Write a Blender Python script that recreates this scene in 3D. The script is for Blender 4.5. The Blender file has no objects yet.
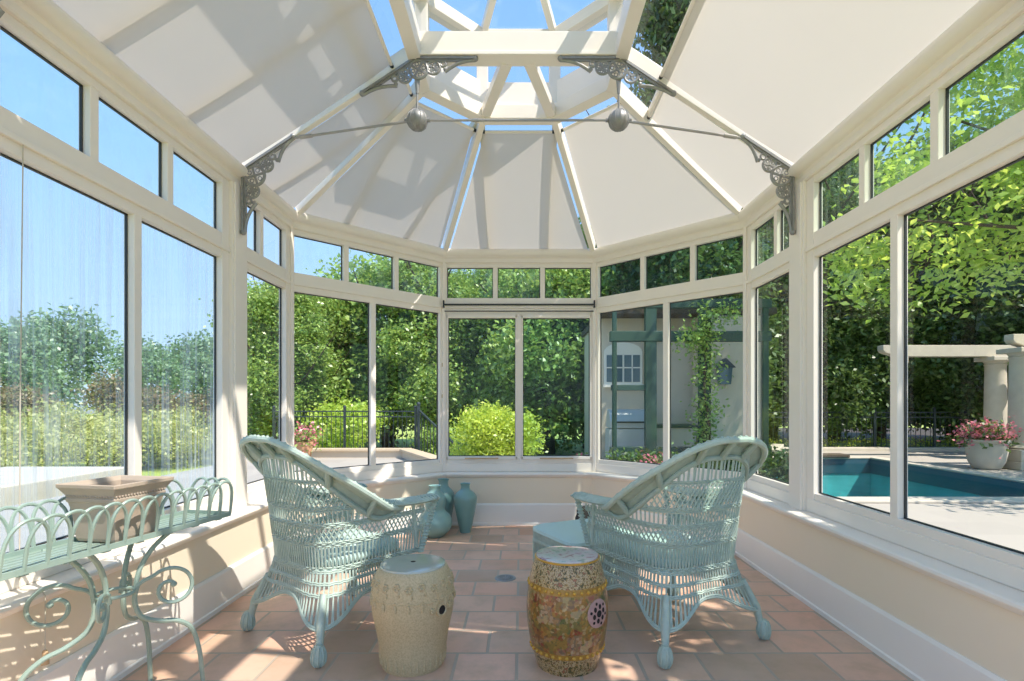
import bpy, math, random
import numpy as np
from mathutils import Vector, Matrix

SC = bpy.context.scene
COL = SC.collection
rnd = random.Random(7)
PI = math.pi
T8 = math.tan(PI / 8)
CY = 3.61            # centre of the octagonal end
EYE = 1.22

# ------------------------------------------------------------------ helpers
def smoothstep(t):
    t = max(0.0, min(1.0, t)); return t * t * (3 - 2 * t)

def interp(xs, ys, x):
    if x <= xs[0]: return ys[0]
    for i in range(len(xs) - 1):
        if x <= xs[i + 1]:
            x0, x1 = xs[i], xs[i + 1]
            t = (x - x0) / (x1 - x0)
            m0 = (ys[i + 1] - ys[i - 1]) / (xs[i + 1] - xs[i - 1]) if i > 0 else (ys[i + 1] - ys[i]) / (x1 - x0)
            m1 = (ys[i + 2] - ys[i]) / (xs[i + 2] - xs[i]) if i + 2 < len(xs) else (ys[i + 1] - ys[i]) / (x1 - x0)
            h = x1 - x0
            return ((2*t**3 - 3*t**2 + 1) * ys[i] + (t**3 - 2*t**2 + t) * h * m0
                    + (-2*t**3 + 3*t**2) * ys[i + 1] + (t**3 - t**2) * h * m1)
    return ys[-1]

class MB:
    def __init__(s): s.v = []; s.f = []
    def add(s, vs, fs):
        b = len(s.v)
        s.v += [tuple(v) for v in vs]
        s.f += [tuple(i + b for i in f) for f in fs]
        return s
    def box(s, x0, x1, y0, y1, z0, z1):
        return s.obox((0, 0, 0), (1, 0, 0), (0, 1, 0), (0, 0, 1), (x0, x1), (y0, y1), (z0, z1))
    def obox(s, o, ax, ay, az, A, B, C):
        o = Vector(o); ax = Vector(ax); ay = Vector(ay); az = Vector(az)
        vs = [o + ax * a + ay * b + az * c for c in C for b in B for a in A]
        fs = [(0, 2, 3, 1), (4, 5, 7, 6), (0, 1, 5, 4), (2, 6, 7, 3), (0, 4, 6, 2), (1, 3, 7, 5)]
        if ax.cross(ay).dot(az) < 0: fs = [tuple(reversed(f)) for f in fs]
        return s.add(vs, fs)
    def bar(s, p, q, w, h, up=(0, 0, 1)):
        p = Vector(p); q = Vector(q); d = q - p; L = d.length; d.normalize()
        side = d.cross(Vector(up))
        if side.length < 1e-5: side = d.cross(Vector((0, 1, 0)))
        side.normalize(); u = side.cross(d)
        return s.obox(p, d, side, u, (0, L), (-w / 2, w / 2), (-h / 2, h / 2))
    def tube(s, pts, r, n=6, closed=False, cap=True, up=(0.13, 0.21, 1)):
        pts = [Vector(p) for p in pts]; m = len(pts)
        if m < 2: return s
        rr = r if isinstance(r, (list, tuple)) else [r] * m
        vs = []; prev = None
        for i in range(m):
            a = pts[i - 1] if (i > 0 or closed) else pts[i]
            b = pts[(i + 1) % m] if (i < m - 1 or closed) else pts[i]
            d = (b - a)
            if d.length < 1e-9: d = Vector((0, 0, 1))
            d.normalize()
            if prev is None:
                u = Vector(up); u = u - d * u.dot(d)
                if u.length < 1e-3: u = Vector((1, 0, 0)) - d * d.x
            else:
                u = prev - d * prev.dot(d)
                if u.length < 1e-4: u = d.orthogonal()
            u.normalize(); prev = u; w = d.cross(u)
            for k in range(n):
                t = 2 * PI * k / n
                vs.append(pts[i] + (u * math.cos(t) + w * math.sin(t)) * rr[i])
        fs = []
        R = m if closed else m - 1
        for i in range(R):
            j = (i + 1) % m
            for k in range(n):
                l = (k + 1) % n
                fs.append((i * n + k, i * n + l, j * n + l, j * n + k))
        if cap and not closed:
            fs.append(tuple(reversed(range(n)))); fs.append(tuple((m - 1) * n + k for k in range(n)))
        return s.add(vs, fs)
    def lathe(s, prof, n=32, o=(0, 0, 0)):
        vs = []; fs = []; m = len(prof)
        for (r, z) in prof:
            for k in range(n):
                t = 2 * PI * k / n
                vs.append((o[0] + r * math.cos(t), o[1] + r * math.sin(t), o[2] + z))
        for i in range(m - 1):
            for k in range(n):
                l = (k + 1) % n
                fs.append((i * n + k, i * n + l, (i + 1) * n + l, (i + 1) * n + k))
        if prof[0][0] > 1e-6: fs.append(tuple(reversed(range(n))))
        if prof[-1][0] > 1e-6: fs.append(tuple((m - 1) * n + k for k in range(n)))
        return s.add(vs, fs)
    def ball(s, c, r, n=10, m=7, sq=(1, 1, 1)):
        vs = [(c[0], c[1], c[2] - r * sq[2])]; fs = []
        for i in range(1, m):
            a = -PI / 2 + PI * i / m
            for k in range(n):
                t = 2 * PI * k / n
                vs.append((c[0] + r * sq[0] * math.cos(a) * math.cos(t), c[1] + r * sq[1] * math.cos(a) * math.sin(t), c[2] + r * sq[2] * math.sin(a)))
        vs.append((c[0], c[1], c[2] + r * sq[2])); L = len(vs) - 1
        for k in range(n):
            l = (k + 1) % n
            fs.append((0, 1 + l, 1 + k)); fs.append((L, 1 + (m - 2) * n + k, 1 + (m - 2) * n + l))
            for i in range(m - 2):
                fs.append((1 + i * n + k, 1 + i * n + l, 1 + (i + 1) * n + l, 1 + (i + 1) * n + k))
        return s.add(vs, fs)
    def prism(s, poly, off):
        n = len(poly); off = Vector(off); a = [Vector(p) for p in poly]; b = [p + off for p in a]
        fs = [tuple(range(n)), tuple(reversed(range(n, 2 * n)))]
        fs += [((i + 1) % n, i, n + i, n + (i + 1) % n) for i in range(n)]
        return s.add(a + b, fs)
    def grid(s, rows, closed_u=False):
        m = len(rows); n = len(rows[0]); vs = [p for r in rows for p in r]; fs = []
        for i in range(m - 1):
            for k in range(n if closed_u else n - 1):
                l = (k + 1) % n
                fs.append((i * n + k, i * n + l, (i + 1) * n + l, (i + 1) * n + k))
        return s.add(vs, fs)
    def build(s, name, mat, parent=None, smooth=False, bevel=0.0, world=False, angle=40):
        vs = s.v
        if world and parent is not None:
            L = parent.location; vs = [(v[0] - L.x, v[1] - L.y, v[2] - L.z) for v in vs]
        me = bpy.data.meshes.new(name)
        me.from_pydata(vs, [], s.f); me.update()
        if mat: me.materials.append(mat)
        if smooth:
            me.polygons.foreach_set('use_smooth', [True] * len(me.polygons))
            me.set_sharp_from_angle(angle=math.radians(angle))
        o = bpy.data.objects.new(name, me); COL.objects.link(o)
        if parent is not None: o.parent = parent
        if bevel:
            b = o.modifiers.new('bevel', 'BEVEL'); b.width = bevel; b.segments = 2; b.limit_method = 'ANGLE'
        return o

def tag(o, label, cat, group=None, kind=None):
    o['label'] = label; o['category'] = cat
    if group: o['group'] = group
    if kind: o['kind'] = kind
    return o
def empty(name, loc=(0, 0, 0), rz=0.0):
    o = bpy.data.objects.new(name, None); COL.objects.link(o)
    o.location = loc; o.rotation_euler = (0, 0, rz); o.empty_display_size = 0.1
    return o
def thing(name, label, cat, loc=(0, 0, 0), rz=0.0, group=None):
    return tag(empty(name, loc, rz), label, cat, group)
def struct(o, label=None, cat=None):
    o['kind'] = 'structure'
    if label: o['label'] = label
    if cat: o['category'] = cat
    return o
def copy_tree(o, parent=None):
    c = o.copy(); COL.objects.link(c)
    if parent is not None: c.parent = parent
    for ch in list(o.children): copy_tree(ch, c)
    return c

# ------------------------------------------------------------------ materials
def newmat(name):
    m = bpy.data.materials.new(name); m.use_nodes = True
    nt = m.node_tree; nt.nodes.clear()
    out = nt.nodes.new('ShaderNodeOutputMaterial')
    return m, nt, out
def nd(nt, typ, **kw):
    n = nt.nodes.new(typ)
    for k, v in kw.items():
        if k.startswith('i_'): n.inputs[k[2:].replace('_', ' ')].default_value = v
        else: setattr(n, k, v)
    return n
def rgba(c): return (c[0], c[1], c[2], 1.0)
def math_(nt, op, a, b=None, clamp=False):
    n = nt.nodes.new('ShaderNodeMath'); n.operation = op; n.use_clamp = clamp
    for i, v in enumerate((a, b)):
        if v is None: continue
        if isinstance(v, (int, float)): n.inputs[i].default_value = v
        else: nt.links.new(v, n.inputs[i])
    return n.outputs[0]
def mixc(nt, fac, a, b, blend='MIX'):
    n = nt.nodes.new('ShaderNodeMix'); n.data_type = 'RGBA'; n.blend_type = blend
    for sock, v in ((n.inputs[0], fac), (n.inputs[6], a), (n.inputs[7], b)):
        if isinstance(v, (int, float)): sock.default_value = v
        elif isinstance(v, tuple): sock.default_value = rgba(v)
        else: nt.links.new(v, sock)
    return n.outputs[2]
def ramp(nt, fac, stops, interp_='LINEAR'):
    n = nt.nodes.new('ShaderNodeValToRGB'); n.color_ramp.interpolation = interp_
    e = n.color_ramp.elements
    while len(e) > 1: e.remove(e[-1])
    e[0].position = stops[0][0]; e[0].color = rgba(stops[0][1])
    for p, c in stops[1:]:
        x = e.new(p); x.color = rgba(c)
    nt.links.new(fac, n.inputs[0]); return n.outputs[0]
def coords(nt, kind='Object', scale=(1, 1, 1)):
    t = nt.nodes.new('ShaderNodeTexCoord'); m = nt.nodes.new('ShaderNodeMapping')
    m.inputs['Scale'].default_value = scale
    nt.links.new(t.outputs[kind], m.inputs[0]); return m.outputs[0]
def noise(nt, vec, scale, detail=3, rough=0.55, dist=0.0):
    n = nt.nodes.new('ShaderNodeTexNoise'); n.inputs['Scale'].default_value = scale
    n.inputs['Detail'].default_value = detail; n.inputs['Roughness'].default_value = rough
    n.inputs['Distortion'].default_value = dist
    nt.links.new(vec, n.inputs['Vector']); return n.outputs['Fac']
def principled(nt, out, color, rough=0.5, metal=0.0, spec=0.5, bump=None, bump_str=0.2, bump_dist=0.01, coat=0.0):
    p = nt.nodes.new('ShaderNodeBsdfPrincipled')
    if isinstance(color, tuple): p.inputs['Base Color'].default_value = rgba(color)
    else: nt.links.new(color, p.inputs['Base Color'])
    if isinstance(rough, (int, float)): p.inputs['Roughness'].default_value = rough
    else: nt.links.new(rough, p.inputs['Roughness'])
    p.inputs['Metallic'].default_value = metal
    p.inputs['Specular IOR Level'].default_value = spec
    p.inputs['Coat Weight'].default_value = coat
    p.inputs['Coat Roughness'].default_value = 0.08
    if bump is not None:
        b = nt.nodes.new('ShaderNodeBump'); b.inputs['Strength'].default_value = bump_str; b.inputs['Distance'].default_value = bump_dist
        nt.links.new(bump, b.inputs['Height']); nt.links.new(b.outputs[0], p.inputs['Normal'])
    if out is not None: nt.links.new(p.outputs[0], out.inputs[0])
    return p
def simple(name, c, rough=0.5, metal=0.0, spec=0.5, var=0.06, scale=6.0, bump=0.0, coat=0.0, c2=None):
    m, nt, out = newmat(name)
    v = coords(nt); f = noise(nt, v, scale, 4)
    c2 = c2 or tuple(x * (1 - 2.2 * var) for x in c)
    col = mixc(nt, f, c, c2)
    f2 = noise(nt, v, scale * 9, 2)
    principled(nt, out, col, rough, metal, spec, f2 if bump else None, bump, 0.004, coat)
    return m

M = {}
M['paint'] = simple('white_paint', (0.88, 0.82, 0.735), 0.35, var=0.02)
M['cream'] = simple('cream_plaster', (0.88, 0.77, 0.60), 0.6, var=0.03, scale=2)
M['base'] = simple('baseboard_paint', (0.90, 0.87, 0.81), 0.35, var=0.02)
M['gasket'] = simple('black_gasket', (0.03, 0.035, 0.035), 0.5)
M['iron'] = simple('pewter_cast_iron', (0.36, 0.36, 0.35), 0.45, metal=0.35, var=0.2, scale=25, bump=0.2)
M['rod'] = simple('steel_rod', (0.42, 0.41, 0.39), 0.35, metal=0.6)
M['seafoam'] = simple('seafoam_wicker_paint', (0.51, 0.63, 0.55), 0.5, var=0.16, scale=30, bump=0.3)
M['seafoam_dark'] = simple('seafoam_rail_paint', (0.42, 0.53, 0.46), 0.5, var=0.16, scale=30, bump=0.3)
M['stand'] = simple('sage_iron_paint', (0.32, 0.43, 0.37), 0.4, var=0.12, scale=18, bump=0.1)
M['brass'] = simple('brass', (0.60, 0.42, 0.18), 0.35, metal=0.9)
M['wood'] = simple('light_wood', (0.60, 0.42, 0.24), 0.5)
M['darkgreen'] = simple('dark_green_timber', (0.03, 0.075, 0.055), 0.5)
M['blackiron'] = simple('black_iron', (0.03, 0.045, 0.055), 0.45)
M['black'] = simple('black_cloth', (0.02, 0.02, 0.022), 0.6)
M['stucco'] = simple('tan_stucco', (0.72, 0.62, 0.49), 0.8, var=0.08, scale=3, bump=0.2)
M['stone'] = simple('pale_limestone', (0.66, 0.60, 0.50), 0.75, var=0.12, scale=5, bump=0.3)
M['coping'] = simple('sandstone_coping', (0.66, 0.52, 0.36), 0.75, var=0.12, scale=5, bump=0.3)
M['bark'] = simple('bark', (0.12, 0.09, 0.06), 0.85, var=0.25, scale=8, bump=0.5)
M['steel'] = simple('grill_steel', (0.55, 0.56, 0.56), 0.5, metal=0.25)
M['clay'] = simple('taupe_clay', (0.50, 0.41, 0.32), 0.8, var=0.12, scale=9, bump=0.2)
M['terracotta'] = simple('terracotta', (0.62, 0.34, 0.2), 0.7)
M['soil'] = simple('soil', (0.06, 0.045, 0.03), 0.9)
M['drain'] = simple('drain_metal', (0.35, 0.36, 0.36), 0.4, metal=0.6)
M['darkglass'] = simple('dark_window_glass', (0.10, 0.16, 0.18), 0.08)

def make_cushion():
    m, nt, out = newmat('aqua_woven_seat')
    v = coords(nt, scale=(1, 1, 1))
    w = nd(nt, 'ShaderNodeTexWave', wave_type='BANDS', bands_direction='X'); w.inputs['Scale'].default_value = 38
    nt.links.new(v, w.inputs[0])
    w2 = nd(nt, 'ShaderNodeTexWave', wave_type='BANDS', bands_direction='Y'); w2.inputs['Scale'].default_value = 38
    nt.links.new(v, w2.inputs[0])
    h = math_(nt, 'MULTIPLY', w.outputs['Fac'], w2.outputs['Fac'])
    col = mixc(nt, h, (0.48, 0.64, 0.60), (0.57, 0.72, 0.68))
    principled(nt, out, col, 0.75, bump=h, bump_str=0.35, bump_dist=0.003)
    return m
M['cushion'] = make_cushion()

def make_floor():
    m, nt, out = newmat('terracotta_pavers')
    v = coords(nt)
    b = nd(nt, 'ShaderNodeTexBrick', offset=0.5, squash=1.0)
    b.inputs['Color1'].default_value = (0, 0, 0, 1); b.inputs['Color2'].default_value = (1, 1, 1, 1); b.inputs['Mortar'].default_value = (0.5, 0.5, 0.5, 1)
    b.inputs['Scale'].default_value = 1.0; b.inputs['Mortar Size'].default_value = 0.0085; b.inputs['Mortar Smooth'].default_value = 0.25
    b.inputs['Brick Width'].default_value = 0.29; b.inputs['Row Height'].default_value = 0.262; b.inputs['Bias'].default_value = 0.0
    nt.links.new(v, b.inputs['Vector'])
    tile = ramp(nt, b.outputs['Color'], [(0.0, (0.66, 0.35, 0.22)), (0.25, (0.80, 0.46, 0.32)), (0.5, (0.72, 0.47, 0.33)), (0.7, (0.84, 0.52, 0.38)), (0.88, (0.56, 0.38, 0.27)), (1.0, (0.46, 0.26, 0.16))])
    n1 = noise(nt, v, 5.5, 5, 0.65)
    n2 = noise(nt, v, 1.7, 3, 0.5)
    n3 = noise(nt, v, 60, 3, 0.6)
    t2 = mixc(nt, math_(nt, 'MULTIPLY', ramp(nt, n1, [(0.45, (0, 0, 0)), (0.75, (1, 1, 1))]), 0.55), tile, (0.36, 0.26, 0.15))
    t3 = mixc(nt, math_(nt, 'MULTIPLY', ramp(nt, n2, [(0.48, (0, 0, 0)), (0.7, (1, 1, 1))]), 0.3), t2, (0.66, 0.54, 0.45))
    t4 = mixc(nt, math_(nt, 'MULTIPLY', n3, 0.25), t3, (0.52, 0.37, 0.28))
    col = mixc(nt, b.outputs['Fac'], t4, (0.45, 0.37, 0.29))
    h = math_(nt, 'SUBTRACT', math_(nt, 'MULTIPLY', n1, 0.25), b.outputs['Fac'])
    principled(nt, out, col, 0.42, bump=h, bump_str=0.5, bump_dist=0.006, spec=0.4)
    return m
M['floor'] = make_floor()

def make_blind():
    m, nt, out = newmat('blind_fabric')
    v = coords(nt); n = noise(nt, v, 1.5, 3)
    col = mixc(nt, n, (0.78, 0.735, 0.68), (0.74, 0.695, 0.64))
    d = nd(nt, 'ShaderNodeBsdfDiffuse'); t = nd(nt, 'ShaderNodeBsdfTranslucent')
    nt.links.new(col, d.inputs[0]); nt.links.new(col, t.inputs[0])
    mx = nd(nt, 'ShaderNodeMixShader'); mx.inputs[0].default_value = BLIND_T
    nt.links.new(d.outputs[0], mx.inputs[1]); nt.links.new(t.outputs[0], mx.inputs[2])
    nt.links.new(mx.outputs[0], out.inputs[0]); return m
BLIND_T = 0.27
M['blind'] = make_blind()

def make_glass(name, tint=(0.94, 0.97, 0.96), fog=0.0, fogcol=(0.8, 0.9, 0.95), streak=(60, 60, 1.4), axis='z', lo=0.45, hi=0.75):
    m, nt, out = newmat(name)
    lw = nd(nt, 'ShaderNodeLayerWeight'); lw.inputs[0].default_value = 0.5
    sch = math_(nt, 'ADD', math_(nt, 'MULTIPLY', math_(nt, 'POWER', lw.outputs['Facing'], 5.0), 0.90), 0.018)
    tr = nd(nt, 'ShaderNodeBsdfTransparent'); tr.inputs[0].default_value = rgba(tint)
    gl = nd(nt, 'ShaderNodeBsdfGlossy'); gl.inputs['Roughness'].default_value = 0.02; gl.inputs[0].default_value = (1, 1, 1, 1)
    mx = nd(nt, 'ShaderNodeMixShader')
    nt.links.new(sch, mx.inputs[0]); nt.links.new(tr.outputs[0], mx.inputs[1]); nt.links.new(gl.outputs[0], mx.inputs[2])
    last = mx.outputs[0]
    if fog > 0:
        v = coords(nt, scale=streak)
        v2 = coords(nt, scale=(1, 1, 1))
        n1 = noise(nt, v, 1.0, 3, 0.6); n2 = noise(nt, v2, 1.6, 3, 0.6)
        s1 = ramp(nt, n1, [(lo, (0.12, 0.12, 0.12)), (hi, (1, 1, 1))]); s2 = ramp(nt, n2, [(0.32, (0.25, 0.25, 0.25)), (0.66, (1, 1, 1))])
        fac = math_(nt, 'MULTIPLY', math_(nt, 'MULTIPLY', s1, s2), fog)
        d = nd(nt, 'ShaderNodeBsdfDiffuse'); d.inputs[0].default_value = rgba(fogcol)
        t = nd(nt, 'ShaderNodeBsdfTranslucent'); t.inputs[0].default_value = rgba(fogcol)
        a = nd(nt, 'ShaderNodeMixShader'); a.inputs[0].default_value = 0.6
        nt.links.new(d.outputs[0], a.inputs[1]); nt.links.new(t.outputs[0], a.inputs[2])
        m2 = nd(nt, 'ShaderNodeMixShader')
        nt.links.new(fac, m2.inputs[0]); nt.links.new(last, m2.inputs[1]); nt.links.new(a.outputs[0], m2.inputs[2])
        last = m2.outputs[0]
    nt.links.new(last, out.inputs[0]); return m
M['glass'] = make_glass('clear_glass', (0.96, 0.97, 0.97))
M['glass_wet'] = make_glass('condensation_glass', (0.88, 0.95, 0.97), 0.85, (0.78, 0.88, 0.92), streak=(45, 45, 1.1), lo=0.38, hi=0.72)
M['glass_dew'] = make_glass('dewy_glass', (0.88, 0.96, 0.97), 0.34, (0.70, 0.86, 0.90), streak=(8, 8, 5))
M['glass_teal'] = make_glass('teal_screened_glass', (0.62, 0.80, 0.80), 0.10, (0.45, 0.66, 0.68), streak=(14, 14, 3))
M['glass_green'] = make_glass('green_dewy_glass', (0.72, 0.85, 0.76), 0.34, (0.50, 0.70, 0.55), streak=(20, 20, 2))
M['glass_tint'] = make_glass('tinted_glass', (0.86, 0.93, 0.90), 0.04, (0.6, 0.7, 0.68), streak=(9, 9, 3))
M['glass_roof'] = make_glass('roof_glass', (0.94, 0.95, 0.96))

def leafmat(name, c1, c2, c3, tr=0.35):
    m, nt, out = newmat(name)
    g = nd(nt, 'ShaderNodeNewGeometry')
    col = ramp(nt, g.outputs['Random Per Island'], [(0.0, c1), (0.55, c2), (1.0, c3)])
    d = nd(nt, 'ShaderNodeBsdfDiffuse'); t = nd(nt, 'ShaderNodeBsdfTranslucent')
    nt.links.new(col, d.inputs[0])
    tc = mixc(nt, 0.5, col, (min(1, c3[0] * 1.5), min(1, c3[1] * 1.3), c3[2]))
    nt.links.new(tc, t.inputs[0])
    mx = nd(nt, 'ShaderNodeMixShader'); mx.inputs[0].default_value = tr
    nt.links.new(d.outputs[0], mx.inputs[1]); nt.links.new(t.outputs[0], mx.inputs[2])
    gl = nd(nt, 'ShaderNodeBsdfGlossy'); gl.inputs['Roughness'].default_value = 0.4
    m2 = nd(nt, 'ShaderNodeMixShader'); m2.inputs[0].default_value = 0.06
    nt.links.new(mx.outputs[0], m2.inputs[1]); nt.links.new(gl.outputs[0], m2.inputs[2])
    nt.links.new(m2.outputs[0], out.inputs[0]); return m
M['leaf_mid'] = leafmat('leaf_mid_green', (0.13, 0.26, 0.05), (0.26, 0.43, 0.09), (0.45, 0.60, 0.17))
M['leaf_dark'] = leafmat('leaf_dark_green', (0.04, 0.09, 0.025), (0.09, 0.17, 0.045), (0.20, 0.32, 0.09), 0.3)
M['leaf_bright'] = leafmat('leaf_bright_green', (0.24, 0.42, 0.05), (0.44, 0.66, 0.09), (0.66, 0.82, 0.20), 0.5)
M['leaf_lime'] = leafmat('leaf_lime', (0.38, 0.52, 0.05), (0.54, 0.66, 0.08), (0.70, 0.78, 0.14), 0.4)
M['leaf_meadow'] = leafmat('leaf_meadow', (0.34, 0.40, 0.09), (0.50, 0.53, 0.14), (0.64, 0.63, 0.24), 0.4)
M['leaf_red'] = leafmat('leaf_russet', (0.22, 0.16, 0.08), (0.32, 0.22, 0.12), (0.30, 0.34, 0.12), 0.3)
M['petal_pink'] = leafmat('petal_pink', (0.65, 0.10, 0.18), (0.78, 0.20, 0.28), (0.85, 0.40, 0.45), 0.3)
M['leaf_far'] = leafmat('leaf_far_hazed_green', (0.14, 0.25, 0.13), (0.22, 0.35, 0.18), (0.32, 0.45, 0.24), 0.3)  # distance haze mixed into the leaf colours as a bluer green

def make_ground(name, c1, c2, scale, rough=0.9):
    m, nt, out = newmat(name); v = coords(nt)
    n = noise(nt, v, scale, 6, 0.7); n2 = noise(nt, v, scale * 0.13, 3)
    col = mixc(nt, n, c1, c2); col = mixc(nt, math_(nt, 'MULTIPLY', n2, 0.5), col, c1)
    principled(nt, out, col, rough, bump=n, bump_str=0.6, bump_dist=0.03); return m
M['lawn'] = make_ground('lawn_grass', (0.30, 0.40, 0.07), (0.46, 0.52, 0.12), 6.0)
def make_pavers():
    m, nt, out = newmat('terrace_pavers'); v = coords(nt)
    b = nd(nt, 'ShaderNodeTexBrick', offset=0.5)
    b.inputs['Color1'].default_value = (0.44, 0.40, 0.345, 1); b.inputs['Color2'].default_value = (0.38, 0.345, 0.30, 1); b.inputs['Mortar'].default_value = (0.42, 0.38, 0.33, 1)
    b.inputs['Scale'].default_value = 1.0; b.inputs['Mortar Size'].default_value = 0.008; b.inputs['Brick Width'].default_value = 0.9; b.inputs['Row Height'].default_value = 0.6
    nt.links.new(v, b.inputs['Vector'])
    n = noise(nt, v, 4, 5, 0.6)
    col = mixc(nt, math_(nt, 'MULTIPLY', n, 0.35), b.outputs['Color'], (0.45, 0.42, 0.38))
    principled(nt, out, col, 0.8); return m
M['pavers'] = make_pavers()
def make_water():
    m, nt, out = newmat('pool_water'); v = coords(nt)
    n = noise(nt, v, 3.0, 4, 0.6, 0.4)
    b = nd(nt, 'ShaderNodeBump'); b.inputs['Strength'].default_value = 0.8; b.inputs['Distance'].default_value = 0.08
    nt.links.new(n, b.inputs['Height'])
    fr = nd(nt, 'ShaderNodeFresnel'); fr.inputs[0].default_value = 1.30; nt.links.new(b.outputs[0], fr.inputs['Normal'])
    tr = nd(nt, 'ShaderNodeBsdfTransparent'); tr.inputs[0].default_value = (0.62, 0.95, 0.96, 1)
    gl = nd(nt, 'ShaderNodeBsdfGlossy'); gl.inputs['Roughness'].default_value = 0.04; nt.links.new(b.outputs[0], gl.inputs['Normal'])
    mx = nd(nt, 'ShaderNodeMixShader')
    nt.links.new(math_(nt, 'MULTIPLY', fr.outputs[0], 0.38), mx.inputs[0]); nt.links.new(tr.outputs[0], mx.inputs[1]); nt.links.new(gl.outputs[0], mx.inputs[2])
    nt.links.new(mx.outputs[0], out.inputs[0]); return m
M['water'] = make_water()
M['basin'] = simple('teal_plaster_painted_ripple', (0.30, 0.88, 0.92), 0.7, var=0.34, scale=1.6)  # strong mottling paints ripple light into the teal plaster
M['pooltile'] = simple('blue_pool_tile', (0.06, 0.16, 0.22), 0.3, var=0.2, scale=30)

# glazed ceramics
M['celadon'] = simple('celadon_glaze', (0.20, 0.38, 0.36), 0.28, var=0.12, scale=7, coat=0.5)
M['celadon_pale'] = simple('pale_celadon_glaze', (0.27, 0.46, 0.43), 0.28, var=0.12, scale=7, coat=0.5)
def make_sandglaze():
    m, nt, out = newmat('sand_stoneware'); v = coords(nt)
    n = noise(nt, v, 140, 2, 0.7); n2 = noise(nt, v, 5, 3)
    col = mixc(nt, ramp(nt, n, [(0.4, (0, 0, 0)), (0.65, (1, 1, 1))]), (0.55, 0.45, 0.27), (0.40, 0.32, 0.18))
    col = mixc(nt, math_(nt, 'MULTIPLY', n2, 0.3), col, (0.66, 0.54, 0.34))
    principled(nt, out, col, 0.55, bump=n, bump_str=0.15, bump_dist=0.003); return m
M['sand'] = make_sandglaze()
def make_topglaze():
    m, nt, out = newmat('grey_green_top_glaze'); v = coords(nt)
    n = noise(nt, v, 9, 4, 0.6)
    col = mixc(nt, n, (0.36, 0.40, 0.35), (0.50, 0.52, 0.46))
    principled(nt, out, col, 0.12, coat=0.6); return m
M['topglaze'] = make_topglaze()
def make_rose():
    m, nt, out = newmat('rose_medallion_enamel'); v = coords(nt)
    sep = nd(nt, 'ShaderNodeSeparateXYZ'); nt.links.new(v, sep.inputs[0])
    z = sep.outputs['Z']
    vo = nd(nt, 'ShaderNodeTexVoronoi'); vo.inputs['Scale'].default_value = 78; nt.links.new(v, vo.inputs['Vector'])
    vo2 = nd(nt, 'ShaderNodeTexVoronoi'); vo2.inputs['Scale'].default_value = 21; vo2.inputs['Randomness'].default_value = 1.0
    nv = nt.nodes.new('ShaderNodeTexNoise'); nv.inputs['Scale'].default_value = 14; nt.links.new(v, nv.inputs['Vector'])
    add = nd(nt, 'ShaderNodeVectorMath', operation='MULTIPLY_ADD'); nt.links.new(nv.outputs['Color'], add.inputs[0]); add.inputs[1].default_value = (0.10, 0.10, 0.10); nt.links.new(v, add.inputs[2])
    nt.links.new(add.outputs[0], vo2.inputs['Vector'])
    s1 = nd(nt, 'ShaderNodeSeparateColor'); nt.links.new(vo.outputs['Color'], s1.inputs[0])
    s2 = nd(nt, 'ShaderNodeSeparateColor'); nt.links.new(vo2.outputs['Color'], s2.inputs[0])
    fine = ramp(nt, s1.outputs[0], [(0, (0.24, 0.19, 0.04)), (0.2, (0.46, 0.29, 0.06)), (0.4, (0.14, 0.17, 0.05)), (0.55, (0.60, 0.48, 0.26)), (0.66, (0.38, 0.22, 0.04)), (0.8, (0.07, 0.07, 0.03)), (0.9, (0.34, 0.07, 0.04))], 'CONSTANT')
    big = ramp(nt, s2.outputs[0], [(0, (0.36, 0.25, 0.06)), (0.30, (0.34, 0.05, 0.02)), (0.42, (0.66, 0.56, 0.36)), (0.54, (0.17, 0.20, 0.06)), (0.7, (0.46, 0.21, 0.04)), (0.86, (0.45, 0.26, 0.20))], 'CONSTANT')
    body = mixc(nt, 0.45, fine, big)
    edge = ramp(nt, vo.outputs['Distance'], [(0.0, (0.35, 0.35, 0.35)), (0.25, (1, 1, 1))])
    body = mixc(nt, 0.75, body, edge, 'MULTIPLY')
    nb = noise(nt, v, 56, 3, 0.65)
    creamb = ramp(nt, nb, [(0.30, (0.10, 0.10, 0.035)), (0.42, (0.42, 0.28, 0.08)), (0.48, (0.66, 0.54, 0.32)), (0.56, (0.20, 0.16, 0.05)), (0.62, (0.44, 0.17, 0.08))], 'CONSTANT')
    gold = mixc(nt, s1.outputs[1], (0.62, 0.36, 0.05), (0.42, 0.24, 0.04))
    zz = math_(nt, 'DIVIDE', z, 0.50)
    band = ramp(nt, zz, [(0, (1, 1, 1)), (0.165, (0, 0, 0)), (0.80, (1, 1, 1))], 'CONSTANT')
    gb = ramp(nt, zz, [(0, (0, 0, 0)), (0.165, (1, 1, 1)), (0.215, (0, 0, 0)), (0.74, (1, 1, 1)), (0.80, (0, 0, 0))], 'CONSTANT')
    col = mixc(nt, band, body, creamb); col = mixc(nt, gb, col, gold)
    col = mixc(nt, 1.0, col, (0.72, 0.66, 0.62), 'MULTIPLY')
    principled(nt, out, col, 0.3, bump=s1.outputs[0], bump_str=0.25, bump_dist=0.004, coat=0.25); return m
M['rose'] = make_rose()
def make_rosetop():
    m, nt, out = newmat('rose_medallion_top'); v = coords(nt)
    n = noise(nt, v, 22, 3, 0.6)
    col = ramp(nt, n, [(0.36, (0.40, 0.22, 0.25)), (0.45, (0.62, 0.50, 0.50)), (0.58, (0.60, 0.56, 0.52)), (0.66, (0.34, 0.40, 0.34))])
    principled(nt, out, col, 0.14, coat=0.5); return m
M['rosetop'] = make_rosetop()
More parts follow.
